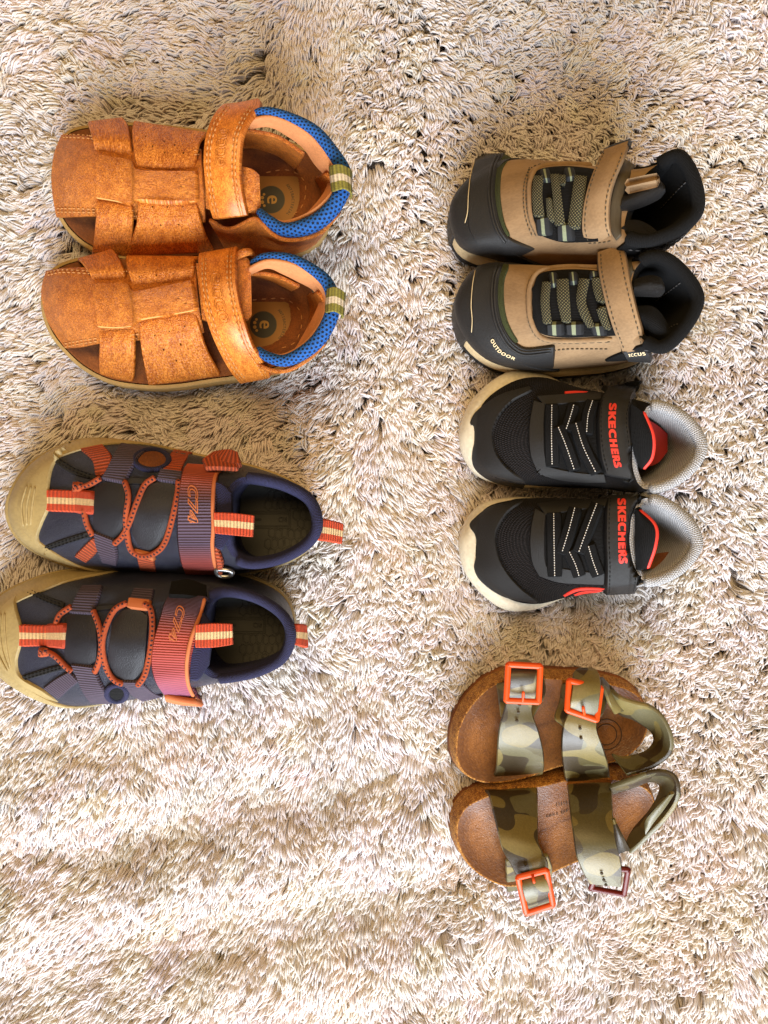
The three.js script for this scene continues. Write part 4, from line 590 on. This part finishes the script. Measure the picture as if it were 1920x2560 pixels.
hikingBoot(c5, boot6.map((r) => r.map(bootFlip)), {
  rand: [0.28, 0.68], front: [0.455, 0.585],
  bumper: [[[200, 160, 0.8], [120, 240, 0.8], [82, 360, 0.8], [76, 480, 0.8], [95, 600, 0.8], [150, 690, 0.8]], [[210, 205, 2.2], [186, 290, 2.2], [173, 410, 2.2], [168, 510, 2.2], [152, 580, 2.2], [142, 640, 2]]],
  cap: [[[225, 158, 1.4], [198, 250, 2.2], [182, 400, 2.2], [178, 500, 2.2], [178, 600, 2.2], [230, 700, 2], [330, 760, 2], [480, 790, 1]], [[392, 152, 2], [346, 235, 2], [328, 375, 2], [342, 505, 2], [370, 605, 2], [410, 672, 2], [480, 712, 2], [570, 745, 1.4]]],
  ridges: [[[368, 160], [332, 245], [316, 385], [330, 515], [360, 615], [410, 690]], [[348, 162], [314, 248], [298, 388], [314, 520], [346, 625], [400, 705]]],
  trim: [[[395, 158], [346, 230], [326, 370], [340, 500], [366, 600], [400, 670]], [[432, 178], [376, 250], [360, 380], [370, 500], [390, 590], [420, 655]]],
  panel: [[[552, 340], [600, 255], [740, 232], [880, 240], [1010, 262]], [[556, 540], [600, 640], [730, 694], [860, 696], [960, 690]]],
  welt: [[[930, 225], [760, 218], [610, 238], [552, 320], [545, 440], [560, 560], [610, 665]]],
  stitches: [[[900, 212], [700, 208], [560, 240], [530, 330], [525, 440], [542, 560], [590, 670]], [[545, 240], [515, 330], [508, 440], [524, 560], [570, 680]]],
  laces: [[[[572, 290], [562, 400], [570, 530]], [[632, 290], [622, 400], [636, 535]]], [[[672, 280], [688, 420], [700, 590]], [[726, 280], [742, 420], [762, 580]]], [[[822, 285], [802, 430], [778, 600]], [[896, 295], [878, 440], [856, 600]]], [[[646, 430], [650, 500], [656, 560]], [[680, 430], [690, 500], [700, 560]]], [[[722, 285], [730, 340]], [[764, 285], [768, 335]]]],
  loops: [[[[590, 560], [598, 650]], [[660, 545], [668, 645]]], [[[718, 600], [722, 690]], [[796, 590], [806, 688]]], [[[612, 252], [630, 305]], [[660, 245], [666, 306]]], [[[762, 242], [778, 298]], [[812, 240], [820, 290]]]],
  strap: [[[1000, 130, 60], [958, 210, 66], [905, 350, 68], [875, 490, 67], [868, 620, 64], [892, 712, 58]], [[1148, 78, 64], [1118, 170, 71], [1060, 310, 74], [1030, 450, 73], [1030, 600, 70], [1062, 694, 64]]],
  under: [[[[1118, 180], [1075, 320], [1045, 460], [1042, 590], [1070, 680]], [[1175, 220], [1135, 340], [1105, 460], [1095, 580], [1095, 650]], 'darkLining']],
  tip: [[[1002, 124, 59], [1060, 96, 61], [1154, 66, 63]], [[986, 152, 62], [1060, 130, 64], [1146, 100, 66]]],
  strapStitch: [[[1000, 150], [962, 225], [915, 360], [888, 500], [884, 620], [905, 700]], [[1110, 150], [1080, 240], [1034, 350], [1010, 470], [1012, 600], [1042, 688]], [[905, 704], [980, 700], [1046, 688]]],
  pads: [[[[1110, 400, 66], [1220, 360, 74], [1330, 320, 78], [1372, 350, 74]], [[1100, 520, 66], [1220, 490, 72], [1330, 440, 76], [1375, 395, 74]]], [[[1100, 570, 66], [1200, 560, 72], [1290, 600, 74], [1385, 690, 70]], [[1090, 680, 62], [1180, 710, 66], [1280, 730, 68], [1375, 720, 66]]], [[[1135, 345, 70], [1220, 322, 76], [1312, 296, 80]], [[1140, 372, 70], [1230, 355, 76], [1322, 340, 80]], 'nubuck']],
}, 'tan and black hiking boot, strap tip sticking out, standing farther from the sneakers');
hikingBoot(c6, boot6, {
  rand: [0.32, 0.72], front: [0.43, 0.56],
  bumper: [[[215, 180, 0.8], [140, 270, 0.8], [106, 390, 0.8], [118, 510, 0.8], [170, 630, 0.8], [210, 690, 0.8]], [[215, 205, 2.2], [198, 300, 2.2], [190, 420, 2.2], [196, 510, 2.2], [192, 590, 2.2], [186, 640, 2]]],
  cap: [[[232, 178, 1.4], [208, 260, 2.2], [200, 400, 2.2], [206, 520, 2.2], [212, 610, 2.2], [280, 700, 2], [420, 775, 2], [560, 805, 2], [690, 812, 2]], [[385, 164, 2], [352, 258, 2], [346, 398, 2], [368, 520, 2], [412, 610, 2], [458, 662, 2], [520, 694, 2], [620, 688, 2], [690, 680, 2]]],
  ridges: [[[370, 172], [340, 260], [334, 398], [355, 522], [402, 618], [450, 676], [520, 708], [680, 694]], [[350, 174], [322, 262], [316, 400], [338, 528], [386, 630], [440, 692], [520, 726], [680, 710]]],
  trim: [[[375, 165], [345, 260], [340, 400], [362, 520], [410, 610], [455, 655]], [[420, 175], [385, 270], [382, 400], [400, 510], [435, 590], [470, 645]]],
  panel: [[[562, 320], [610, 230], [740, 205], [900, 205], [1060, 225]], [[565, 500], [610, 590], [740, 618], [900, 616], [1080, 605]]],
  welt: [[[980, 192], [760, 188], [610, 215], [550, 300], [542, 420], [560, 530], [620, 618], [760, 638], [1050, 628]]],
  stitches: [[[900, 180], [700, 185], [580, 220], [532, 310], [528, 420], [545, 540], [610, 632], [760, 655], [1050, 646]], [[690, 700], [800, 690], [1040, 690]]],
  laces: [[[[624, 280], [614, 400], [628, 530]], [[676, 280], [668, 400], [682, 530]]], [[[712, 265], [716, 390], [742, 520]], [[782, 260], [790, 390], [800, 520]]], [[[850, 260], [832, 380], [850, 470], [900, 560]], [[912, 265], [890, 390], [912, 470], [945, 550]]], [[[925, 260], [935, 330], [955, 395]], [[985, 255], [990, 330], [1010, 395]]], [[[955, 450], [975, 510], [1000, 570]], [[1010, 430], [1025, 500], [1045, 560]]]],
  loops: [[[[655, 545], [660, 604]], [[738, 540], [740, 606]]], [[[772, 545], [778, 602]], [[860, 540], [860, 602]]], [[[925, 555], [940, 606]], [[995, 550], [1000, 606]]], [[[668, 222], [680, 292]], [[704, 222], [706, 285]]], [[[790, 220], [798, 275]], [[826, 218], [830, 272]]], [[[920, 215], [925, 245]], [[952, 215], [955, 245]]]],
  strap: [[[962, 98, 60], [968, 200, 66], [990, 320, 69], [1022, 450, 69], [1062, 580, 66], [1118, 715, 58]], [[1112, 46, 63], [1134, 150, 71], [1156, 280, 75], [1190, 430, 75], [1226, 570, 72], [1248, 690, 63]]],
  under: [[[[1130, 90], [1140, 160], [1165, 280]], [[1165, 110], [1168, 180], [1180, 280]], 'darkLining']],
  tip: [[[1118, 710, 59], [1136, 745, 56], [1150, 768, 52]], [[1248, 684, 64], [1276, 735, 59], [1284, 774, 53]]],
  strapStitch: [[[980, 110], [986, 210], [1010, 330], [1042, 455], [1082, 585], [1122, 690]], [[1092, 75], [1112, 180], [1138, 310], [1170, 440], [1208, 575], [1228, 670]]],
  pads: [[[[1180, 265, 68], [1270, 240, 76], [1340, 250, 78], [1368, 290, 76]], [[1185, 370, 68], [1270, 372, 74], [1340, 372, 76], [1372, 340, 76]]], [[[1200, 425, 68], [1300, 430, 74], [1370, 500, 74], [1425, 620, 72]], [[1230, 560, 64], [1290, 640, 68], [1370, 670, 70], [1415, 650, 70]], 'blackTextile']],
  text: [[[[296, 640], [350, 718], [455, 768]], [[328, 612], [382, 690], [470, 738]], 'OUTDOOR', 'bold 92px sans-serif', 2.8], [[[1152, 742], [1200, 738], [1262, 732]], [[1142, 716], [1190, 708], [1252, 700]], 'ICCUS', 'bold 110px sans-serif', 0.5]],
}, 'tan and black hiking boot with raised lettering on its toe cap, beside the sneakers');
// ---------- black sneakers with cream soles ----------
const c7 = frame(1120, 930, 0.3978), c8 = frame(1120, 1200, 0.3978);
const sneakRings = [
  [[1350, 395], [1330, 300], [1250, 210], [1100, 160], [900, 140], [650, 125], [400, 115], [190, 175], [80, 370], [130, 605], [325, 795], [520, 815], [740, 735], [940, 675], [1130, 610], [1290, 520]].map((p) => [...p, 14]),
  [[1400, 400, 28], [1375, 295, 28], [1280, 190, 28], [1110, 135, 28], [900, 120, 28], [650, 112, 28], [415, 125, 26], [235, 190, 24], [170, 370, 22], [205, 585, 24], [375, 735, 26], [560, 778, 28], [760, 735, 28], [970, 698, 28], [1170, 640, 28], [1330, 540, 28]],
  [[1470, 405, 44], [1440, 285, 44], [1320, 160, 43], [1130, 110, 42], [900, 120, 40], [690, 142, 38], [500, 165, 36], [370, 245, 34], [320, 380, 33], [370, 540, 34], [510, 650, 36], [680, 692, 38], [850, 700, 40], [1020, 690, 42], [1200, 650, 43], [1380, 560, 44]],
  [[1530, 410, 54], [1490, 270, 54], [1360, 145, 53], [1200, 95, 52], [1060, 115, 50], [900, 175, 49], [760, 245, 47], [660, 315, 46], [640, 390, 46], [680, 470, 46], [790, 550, 47], [930, 600, 49], [1060, 640, 50], [1160, 660, 51], [1260, 640, 52], [1430, 560, 54]],
  [[1560, 415, 62], [1525, 285, 62], [1400, 170, 60], [1260, 115, 58], [1200, 140, 56], [1170, 190, 56], [1150, 250, 57], [1145, 310, 57], [1140, 370, 57], [1145, 430, 57], [1155, 490, 57], [1170, 540, 56], [1195, 590, 55], [1230, 632, 55], [1330, 622, 57], [1465, 550, 60]]];
const sneak8 = sneakRings.map((r) => ring3(c8, r));
const sneakFlip = mirrorTo(c8.P(80, 370, 14), c8.P(1560, 415, 62), c7.P(80, 425, 14), c7.P(1590, 450, 62));
function sneaker(c, rings, d, label) {
  const heel = rings[0][0], toe = rings[0][8], t = thing('sneaker', label, 'sneaker', 'black sneakers', V((heel.x + toe.x) / 2, 0, (heel.z + toe.z) / 2));
  const sr = areaSign(rings[1]), b = closedBody([atY(inset(rings[1], sr * 0.0008), 0.015), ...rings.slice(1)], 0.024, 0.74), soleLoop = smoothLoop(atY(rings[0], 0.013), 96); plan(soleLoop);
  const soleG = soleMesh(soleLoop, [[14, 23.5], [6, 22.6], [2.2, 20.5], [0.2, 16.5], [-0.6, 12], [-0.4, 6], [0.6, 0], [2.5, -4]], 30); put('sole', soleG, M.whiteFoam, t);
  const bodyG = sheet(b.body.map((r) => r.map((p) => p)), { closed: true }); put('upper', bodyG, M.blackMesh, t);
  put('lining', sheet(b.wall, { closed: true }), M.greyMesh, t);
  put('insole', sheet(lid(b.floor, 0.0006), { closed: true }), M.darkLining, t);
  c.measure([bodyG, soleG]);
  const cl = b.body.slice(27).map((r) => loopSeg(r, -0.178, 0.178)), ctr = b.open.reduce((a, p) => a.add(p), V(0, 0, 0)).multiplyScalar(1 / 96);
  put('collar', slab(cl.map((r) => r.map((p) => p.clone().add(V(p.x - ctr.x, 0, p.z - ctr.z).setLength(0.0012)))), 0.002), M.greyMesh, t);
  put('collar_padding', tube(loopSeg(b.open, -0.19, 0.19).filter((_, i) => i % 3 === 0), 0.0031, { n: 60, k: 10 }), M.greyMesh, t);
  put('toe_guard', c.lay(d.guard[0], d.guard[1], { n: 60, m: 14, t: 1.6 }), M.blackSynth, t);
  for (const w of d.overlays) put('eyestay', c.lay(w[0], w[1], { n: 24, m: 8, t: 1.2 }), M.blackSynth, t);
  put('lace_panel', c.lay(d.panel[0], d.panel[1], { n: 20, m: 14, t: 0.6 }), M.blackTextile, t);
  put('stitching', d.stitches.map((l) => c.stitch(l, { lift: 1.4, pitch: 2.2, r: 0.26 })), M.blackTextile, t);
  for (const [pts, w, up] of d.laces) {
    const q = crs(pts, 12), A = [], B = []; q.forEach((p, i) => { const a = q[Math.max(0, i - 1)], e = q[Math.min(11, i + 1)], dx = e[0] - a[0], dy = e[1] - a[1], l = Math.hypot(dx, dy); A.push([p[0] + dy / l * w / 2, p[1] - dx / l * w / 2]); B.push([p[0] - dy / l * w / 2, p[1] + dx / l * w / 2]); });
    const lace = put('elastic_lace', c.lay(A, B, { n: 16, m: 6, t: up || 2.4, bulge: 0.4 }), M.blackTextile, t);
    put('lace_thread', c.stitch(pts, { lift: (up || 2.4) + 0.55, pitch: 1.2, r: 0.27 }), M.whiteThread, lace);
  }
  for (const w of d.logo) put('side_logo', c.lay(w[0], w[1], { n: 12, m: 4, t: 0.9 }), M.red, t);
  put('tongue', c.strip(d.tongue[0], d.tongue[1], { n: 24, m: 12, t: 3, bulge: 2 }), M.blackTextile, t);
  put('tongue_binding', tube(d.tongue[1].map((p) => c.P(p[0], p[1], p[2] - 1)), 0.0013, { n: 40, k: 8 }), M.red, t);
  for (const w of d.inner || []) put('lining_patch', c.strip(w[0], w[1], { n: 12, m: 8, t: 0.8 }), M[w[2]], t);
  const sg = c.lay(d.strap[0], d.strap[1], { n: 44, m: 12, t: 4.6 }), st = put('ankle_strap', sg, M.blackSynth, t);
  c.measure([bodyG, sg]);
  put('stitching', d.strapStitch.map((l) => c.stitch(l, { lift: 0.1, pitch: 2.2, r: 0.26 })), M.blackTextile, st);
  const [g, m] = decal(c, d.text[0], d.text[1], 'SKECHERS', 'bold 132px sans-serif', M.red, 1024, 130, 1.12);
  put('strap_lettering', g, m, st);
  return t;
}
sneaker(c7, sneak8.map((r) => r.map(sneakFlip)), {
  guard: [[[510, 88, 0.8], [330, 140, 0.8], [190, 235, 0.8], [140, 315, 0.8], [165, 345, 1], [168, 440, 1], [150, 550, 1], [185, 630, 0.8], [300, 700, 0.8], [470, 735, 0.8]], [[520, 112, 1.6], [400, 175, 1.6], [318, 265, 1.6], [278, 350, 1.6], [272, 400, 1.6], [280, 460, 1.6], [300, 520, 1.6], [345, 585, 1.6], [410, 645, 1.6], [490, 700, 1.6]]],
  overlays: [[[[540, 180], [518, 300], [512, 400], [522, 520], [560, 620]], [[608, 200], [600, 300], [600, 400], [602, 500], [620, 590]]], [[[600, 590], [720, 620], [850, 640], [980, 645]], [[560, 640], [700, 680], [850, 695], [990, 695]]], [[[560, 150], [700, 140], [830, 130], [960, 125]], [[600, 200], [720, 195], [850, 180], [960, 165]]]],
  panel: [[[605, 215], [720, 205], [850, 185], [1000, 180]], [[605, 590], [720, 610], [850, 635], [1000, 640]]],
  stitches: [[[530, 170], [508, 300], [502, 400], [512, 520], [555, 630], [700, 690]], [[400, 185], [322, 275], [284, 355], [280, 430], [298, 510], [350, 580], [420, 645]]],
  laces: [[[[652, 205], [650, 400], [654, 592]], 76], [[[790, 205], [768, 280], [742, 358]], 62], [[[693, 345], [740, 460], [792, 612]], 70, 3.2], [[[908, 178], [880, 270], [870, 382]], 70], [[[803, 320], [850, 470], [928, 630]], 72, 3.2]],
  logo: [[[[735, 122], [800, 118], [880, 122]], [[738, 132], [800, 128], [850, 130]]], [[[740, 138], [800, 134], [860, 136]], [[760, 148], [800, 144], [840, 142]]]],
  tongue: [[[1150, 200, 60], [1148, 350, 61], [1165, 500, 60], [1200, 600, 57]], [[1225, 250, 62], [1285, 400, 64], [1280, 530, 62], [1225, 608, 58]]],
  inner: [[[[1235, 290, 46], [1310, 330, 42], [1380, 390, 40]], [[1240, 600, 44], [1320, 570, 40], [1380, 500, 38]], 'redLining']],
  strap: [[[1012, 88], [975, 160], [955, 280], [958, 420], [970, 540], [1000, 640]], [[1212, 60], [1150, 150], [1128, 280], [1142, 420], [1160, 560], [1215, 680]]],
  strapStitch: [[[1000, 115], [968, 200], [962, 350], [975, 500], [1005, 630]], [[1145, 170], [1120, 280], [1132, 420], [1150, 550], [1195, 660]]],
  text: [[[1012, 186], [1006, 300], [1012, 420], [1028, 520], [1048, 612]], [[1066, 184], [1058, 300], [1064, 420], [1080, 520], [1098, 604]]],
}, 'black sneaker with a cream sole, set against the boots, strap tip flaring');
sneaker(c8, sneak8, {
  guard: [[[420, 118, 0.8], [260, 170, 0.8], [170, 235, 0.8], [135, 285, 0.8], [170, 345, 1], [182, 440, 1], [166, 555, 1], [215, 645, 0.8], [350, 735, 0.8], [550, 778, 0.8]], [[500, 112, 1.6], [380, 185, 1.6], [312, 280, 1.6], [290, 350, 1.6], [296, 420, 1.6], [318, 500, 1.6], [352, 565, 1.6], [400, 630, 1.6], [470, 700, 1.6], [560, 768, 1.6]]],
  overlays: [[[[548, 180], [524, 300], [518, 410], [532, 520], [575, 605]], [[612, 215], [604, 300], [602, 410], [606, 500], [625, 575]]], [[[610, 545], [720, 560], [860, 580], [1000, 590]], [[575, 605], [700, 645], [850, 655], [1000, 660]]], [[[565, 145], [700, 130], [840, 125], [1000, 120]], [[610, 215], [740, 195], [880, 175], [1000, 165]]]],
  panel: [[[605, 220], [720, 205], [850, 185], [1010, 170]], [[605, 545], [720, 560], [850, 575], [1010, 590]]],
  stitches: [[[532, 170], [512, 300], [508, 410], [522, 530], [570, 618], [700, 660], [1000, 672]], [[395, 195], [326, 285], [304, 355], [310, 425], [332, 500], [370, 570], [480, 690], [560, 752]]],
  laces: [[[[664, 208], [666, 400], [670, 606]], 84], [[[762, 450], [800, 530], [824, 606]], 74], [[[796, 172], [760, 310], [714, 460]], 72, 3.2], [[[882, 415], [910, 510], [944, 602]], 78], [[[935, 146], [880, 290], [822, 450]], 74, 3.2]],
  logo: [[[[725, 728], [800, 690], [880, 682], [985, 686]], [[735, 735], [810, 702], [880, 694], [960, 696]]], [[[790, 722], [850, 704], [975, 698]], [[800, 730], [860, 716], [950, 706]]]],
  tongue: [[[1175, 180, 59], [1175, 300, 60], [1175, 430, 60], [1180, 560, 57]], [[1200, 190, 60], [1300, 290, 65], [1300, 410, 65], [1252, 555, 60]]],
  inner: [[[[1290, 470, 48], [1340, 460, 44], [1400, 452, 42]], [[1255, 558, 50], [1300, 556, 46], [1330, 545, 44]], 'brownBed']],
  strap: [[[1010, 100], [1002, 220], [1000, 380], [1006, 540], [1004, 640], [1000, 724]], [[1188, 84], [1190, 220], [1188, 380], [1192, 540], [1188, 640], [1174, 716]]],
  strapStitch: [[[1022, 110], [1014, 220], [1012, 380], [1018, 540], [1016, 640], [1012, 712]], [[1176, 100], [1178, 220], [1176, 380], [1180, 540], [1176, 640], [1164, 706]]],
  text: [[[1062, 106], [1066, 250], [1068, 400], [1072, 536]], [[1122, 104], [1124, 250], [1128, 400], [1134, 532]]],
}, 'black sneaker with a cream sole and red side logo, nearer the camouflage sandals');
// ---------- camouflage sandals with cork soles ----------
const bedPrint = MS({ color: lin(0.06, 0.03, 0.015), roughness: 0.8 });
function camoSandal(c, d, label) {
  const loop = smoothLoop(d.sole.map((p) => c.P(p[0], p[1], 10)), 96), sg = areaSign(loop), mid = loop.reduce((a, p) => a.add(p), V(0, 0, 0)).multiplyScalar(1 / 96);
  const t = thing('cork_sandal', label, 'sandal', 'camouflage sandals', V(mid.x, 0, mid.z));
  footprints.push(inset(loop, sg * 0.003).map((p) => [p.x, p.z]));
  put('outsole', soleMesh(loop, [[1, 4.5], [-0.4, 4.2], [-0.6, 0], [0.6, -4]], 10), M.brownBed, t);
  put('cork_sole', soleMesh(loop, [[4.2, 20], [3.4, 20.6], [2.4, 20], [1.2, 15], [0.4, 9], [0.3, 4.3], [2, 4]], 26), M.cork, t);
  const bed = sheet(lid(atY(inset(loop, sg * 0.0034), 0.0206), 0.0026, 10), { closed: true }); put('footbed', bed, M.suedeBed, t);
  c.measure([bed]);
  for (const [A, B, tx, font] of d.prints) { const [g, m] = decal(c, A, B, tx, font, bedPrint, 512, 128); put('footbed_print', g, m, t); }
  if (d.seal) { const [x, y, r] = d.seal; for (const k of [1, 0.68]) { const el = []; for (let i = 0; i < 20; i++) el.push(c.D(x + r * k * Math.cos(i * Math.PI / 10), y + r * k * Math.sin(i * Math.PI / 10), 0.1)); put('footbed_seal', tube(el, 0.0003, { n: 50, k: 5, closed: true }), bedPrint, t); } }
  const mats = [0, 1, 2, 3].map((k) => { const m = M.camo.clone(); m.map = m.map.clone(); m.map.offset.set(0.23 * k + d.off, 0.41 * k); m.map.needsUpdate = true; return m; });
  d.straps.forEach(([name, A, B, o = {}], i) => { const g = c.strip(A, B, { n: 36, m: 12, t: 2, bulge: 0.8, ...o }); put(name, g, o.mat ? M[o.mat] : mats[i % 4], t); });
  d.buckles.forEach(([q, mat, pin]) => {
    const b = put('buckle', buckle(q.map((p) => c.P(...p)), 0.0016, 0.75), M[mat], t);
    if (pin) put('buckle_pin', tube(pin.map((p) => c.P(...p)), 0.0008, { n: 12, k: 7 }), M[mat], b);
  });
  const hb = c.strip(d.heel[0], d.heel[1], { n: 70, m: 12, t: 2.2 }); put('heel_strap', hb, mats[2], t);
  for (const [x, y, h] of d.holes) put('strap_hole', (() => { const p = []; for (let k = 0; k < 10; k++) p.push(c.P(x + 5 * Math.cos(k * 0.628), y + 5 * Math.sin(k * 0.628), h)); return tube(p, 0.0005, { n: 20, k: 5, closed: true }); })(), M.darkLining, t);
  return t;
}
camoSandal(frame(1100, 1630, 0.3617), {
  off: 0,
  sole: [[66, 610], [74, 710], [112, 795], [190, 858], [300, 892], [430, 890], [580, 860], [720, 810], [840, 775], [980, 775], [1120, 765], [1270, 710], [1380, 610], [1425, 490], [1425, 390], [1380, 280], [1290, 205], [1170, 165], [1000, 135], [850, 128], [700, 118], [540, 112], [400, 140], [270, 215], [150, 350], [84, 490]],
  prints: [], seal: [1150, 570, 105],
  straps: [
    ['instep_strap', [[865, 170, 10], [845, 240, 26], [830, 340, 42], [800, 450, 50], [868, 525, 53]], [[1120, 190, 10], [1140, 240, 26], [1150, 320, 42], [1120, 420, 50], [1070, 480, 54]]],
    ['instep_strap', [[892, 430, 57], [862, 500, 57], [848, 620, 54], [852, 740, 44], [868, 850, 28], [892, 972, 8]], [[1080, 470, 57], [1082, 550, 57], [1120, 660, 53], [1150, 760, 42], [1165, 840, 27], [1180, 920, 8]]],
    ['strap_end', [[962, 108, 52], [930, 135, 56], [922, 230, 62], [908, 340, 64], [898, 430, 60]], [[1050, 106, 52], [1090, 135, 56], [1108, 220, 62], [1100, 330, 64], [1082, 470, 60]]],
    ['toe_strap', [[390, 185, 10], [400, 240, 28], [412, 330, 43], [424, 440, 48]], [[700, 150, 10], [718, 200, 28], [714, 300, 43], [640, 450, 50]]],
    ['toe_strap', [[464, 330, 55], [452, 400, 54], [418, 520, 53], [404, 660, 48], [398, 780, 34], [384, 850, 22], [350, 914, 8]], [[640, 345, 55], [632, 420, 54], [672, 540, 53], [706, 680, 46], [714, 780, 32], [710, 830, 22], [700, 872, 8]]],
    ['strap_end', [[530, 52, 46], [496, 72, 52], [488, 140, 60], [488, 230, 60], [474, 320, 55]], [[600, 50, 46], [636, 72, 52], [672, 140, 60], [672, 230, 60], [652, 340, 55]]],
    ['heel_strap_join', [[1105, 190, 44], [1150, 270, 48], [1180, 360, 48], [1215, 430, 44]], [[1125, 170, 40], [1200, 260, 42], [1240, 340, 42], [1290, 400, 40]]]],
  buckles: [[[[472, 86, 62], [694, 98, 62], [682, 345, 60], [458, 335, 60]], 'buckle', [[572, 345, 61], [574, 310, 62], [576, 270, 63]]], [[[892, 198, 62], [1112, 250, 60], [1082, 470, 61], [878, 400, 62]], 'buckle', [[1000, 436, 62], [992, 400, 66], [988, 370, 66]]]],
  heel: [[[1150, 240, 42], [1230, 320, 50], [1340, 360, 52], [1440, 385, 54], [1520, 450, 56], [1580, 570, 57], [1582, 680, 56], [1500, 760, 53], [1390, 810, 49], [1288, 840, 44]], [[1165, 320, 30], [1235, 430, 34], [1330, 470, 36], [1400, 510, 37], [1460, 560, 38], [1470, 620, 38], [1420, 680, 37], [1330, 710, 35], [1260, 720, 33], [1190, 700, 30]]],
  holes: [[550, 365, 56], [542, 416, 56], [532, 476, 55.5], [968, 528, 58.5], [975, 595, 57]],
}, 'camouflage sandal with cork sole, both orange buckles done up, next to the sneakers');
camoSandal(frame(1100, 1900, 0.3737), {
  off: 0.37,
  sole: [[66, 430], [92, 560], [178, 690], [300, 775], [440, 820], [600, 790], [760, 715], [910, 652], [1080, 600], [1230, 530], [1350, 420], [1420, 300], [1412, 190], [1340, 110], [1200, 62], [1000, 42], [800, 62], [640, 98], [420, 112], [290, 165], [150, 235], [86, 325]],
  prints: [[[[700, 392], [780, 375], [862, 350]], [[708, 362], [780, 345], [870, 318]], '6851 OF', 'bold 96px sans-serif'], [[[770, 330], [860, 305]], [[772, 268], [850, 255]], 'IIIII', '60px serif']],
  straps: [
    ['instep_strap', [[850, 120, 10], [862, 200, 28], [878, 340, 44], [900, 500, 53], [920, 640, 55], [962, 750, 53], [1005, 830, 48]], [[1130, 110, 10], [1142, 190, 28], [1150, 330, 44], [1165, 500, 54], [1190, 620, 56], [1212, 740, 54], [1205, 850, 48]]],
    ['toe_strap', [[290, 190, 10], [330, 220, 26], [362, 340, 42], [395, 480, 52], [425, 600, 56], [490, 720, 57], [520, 785, 56]], [[640, 130, 10], [646, 230, 28], [650, 400, 44], [654, 540, 54], [690, 630, 57], [716, 690, 57], [722, 745, 56]]],
    ['strap_end', [[540, 770, 58], [552, 850, 62], [572, 930, 60], [590, 1000, 50]], [[700, 735, 58], [716, 810, 62], [738, 890, 60], [735, 955, 50]]],
    ['toe_strap', [[446, 680, 46], [450, 770, 30], [452, 830, 18], [456, 885, 6]], [[720, 650, 46], [744, 720, 30], [746, 770, 18], [740, 820, 6]]],
    ['instep_strap', [[950, 740, 42], [975, 740, 28], [985, 715, 14]], [[1210, 720, 42], [1205, 690, 28], [1190, 640, 14]]],
    ['heel_strap_join', [[1152, 400, 50], [1172, 510, 50], [1190, 632, 46]], [[1172, 400, 50], [1226, 510, 50], [1270, 600, 46]]],
    ['heel_strap_end', [[1570, 225, 62], [1500, 330, 60], [1430, 420, 57], [1375, 500, 53]], [[1520, 240, 62], [1440, 325, 60], [1385, 390, 57], [1365, 430, 53]]]],
  buckles: [[[[522, 786, 62], [712, 738, 62], [756, 968, 58], [578, 1026, 56]], 'buckle', [[618, 765, 62], [624, 795, 65], [632, 825, 65]]], [[[1010, 858, 44], [1232, 898, 42], [1258, 732, 52], [1060, 720, 52]], 'buckleDark']],
  heel: [[[1140, 190, 36], [1290, 140, 48], [1440, 90, 54], [1550, 110, 58], [1582, 200, 59], [1560, 290, 57], [1480, 400, 53], [1400, 480, 49], [1320, 560, 45], [1262, 604, 42]], [[1160, 230, 22], [1290, 190, 28], [1400, 150, 34], [1462, 170, 36], [1455, 230, 36], [1400, 330, 34], [1340, 400, 33], [1290, 460, 32], [1255, 520, 32], [1240, 580, 33]]],
  holes: [[572, 698, 58.5], [1082, 758, 55], [1096, 802, 53], [1110, 836, 51]],
}, 'camouflage sandal with cork sole and an open dark red buckle');
buildRug();
renderer.setSize(768, 1024);
renderer.render(scene, camera);
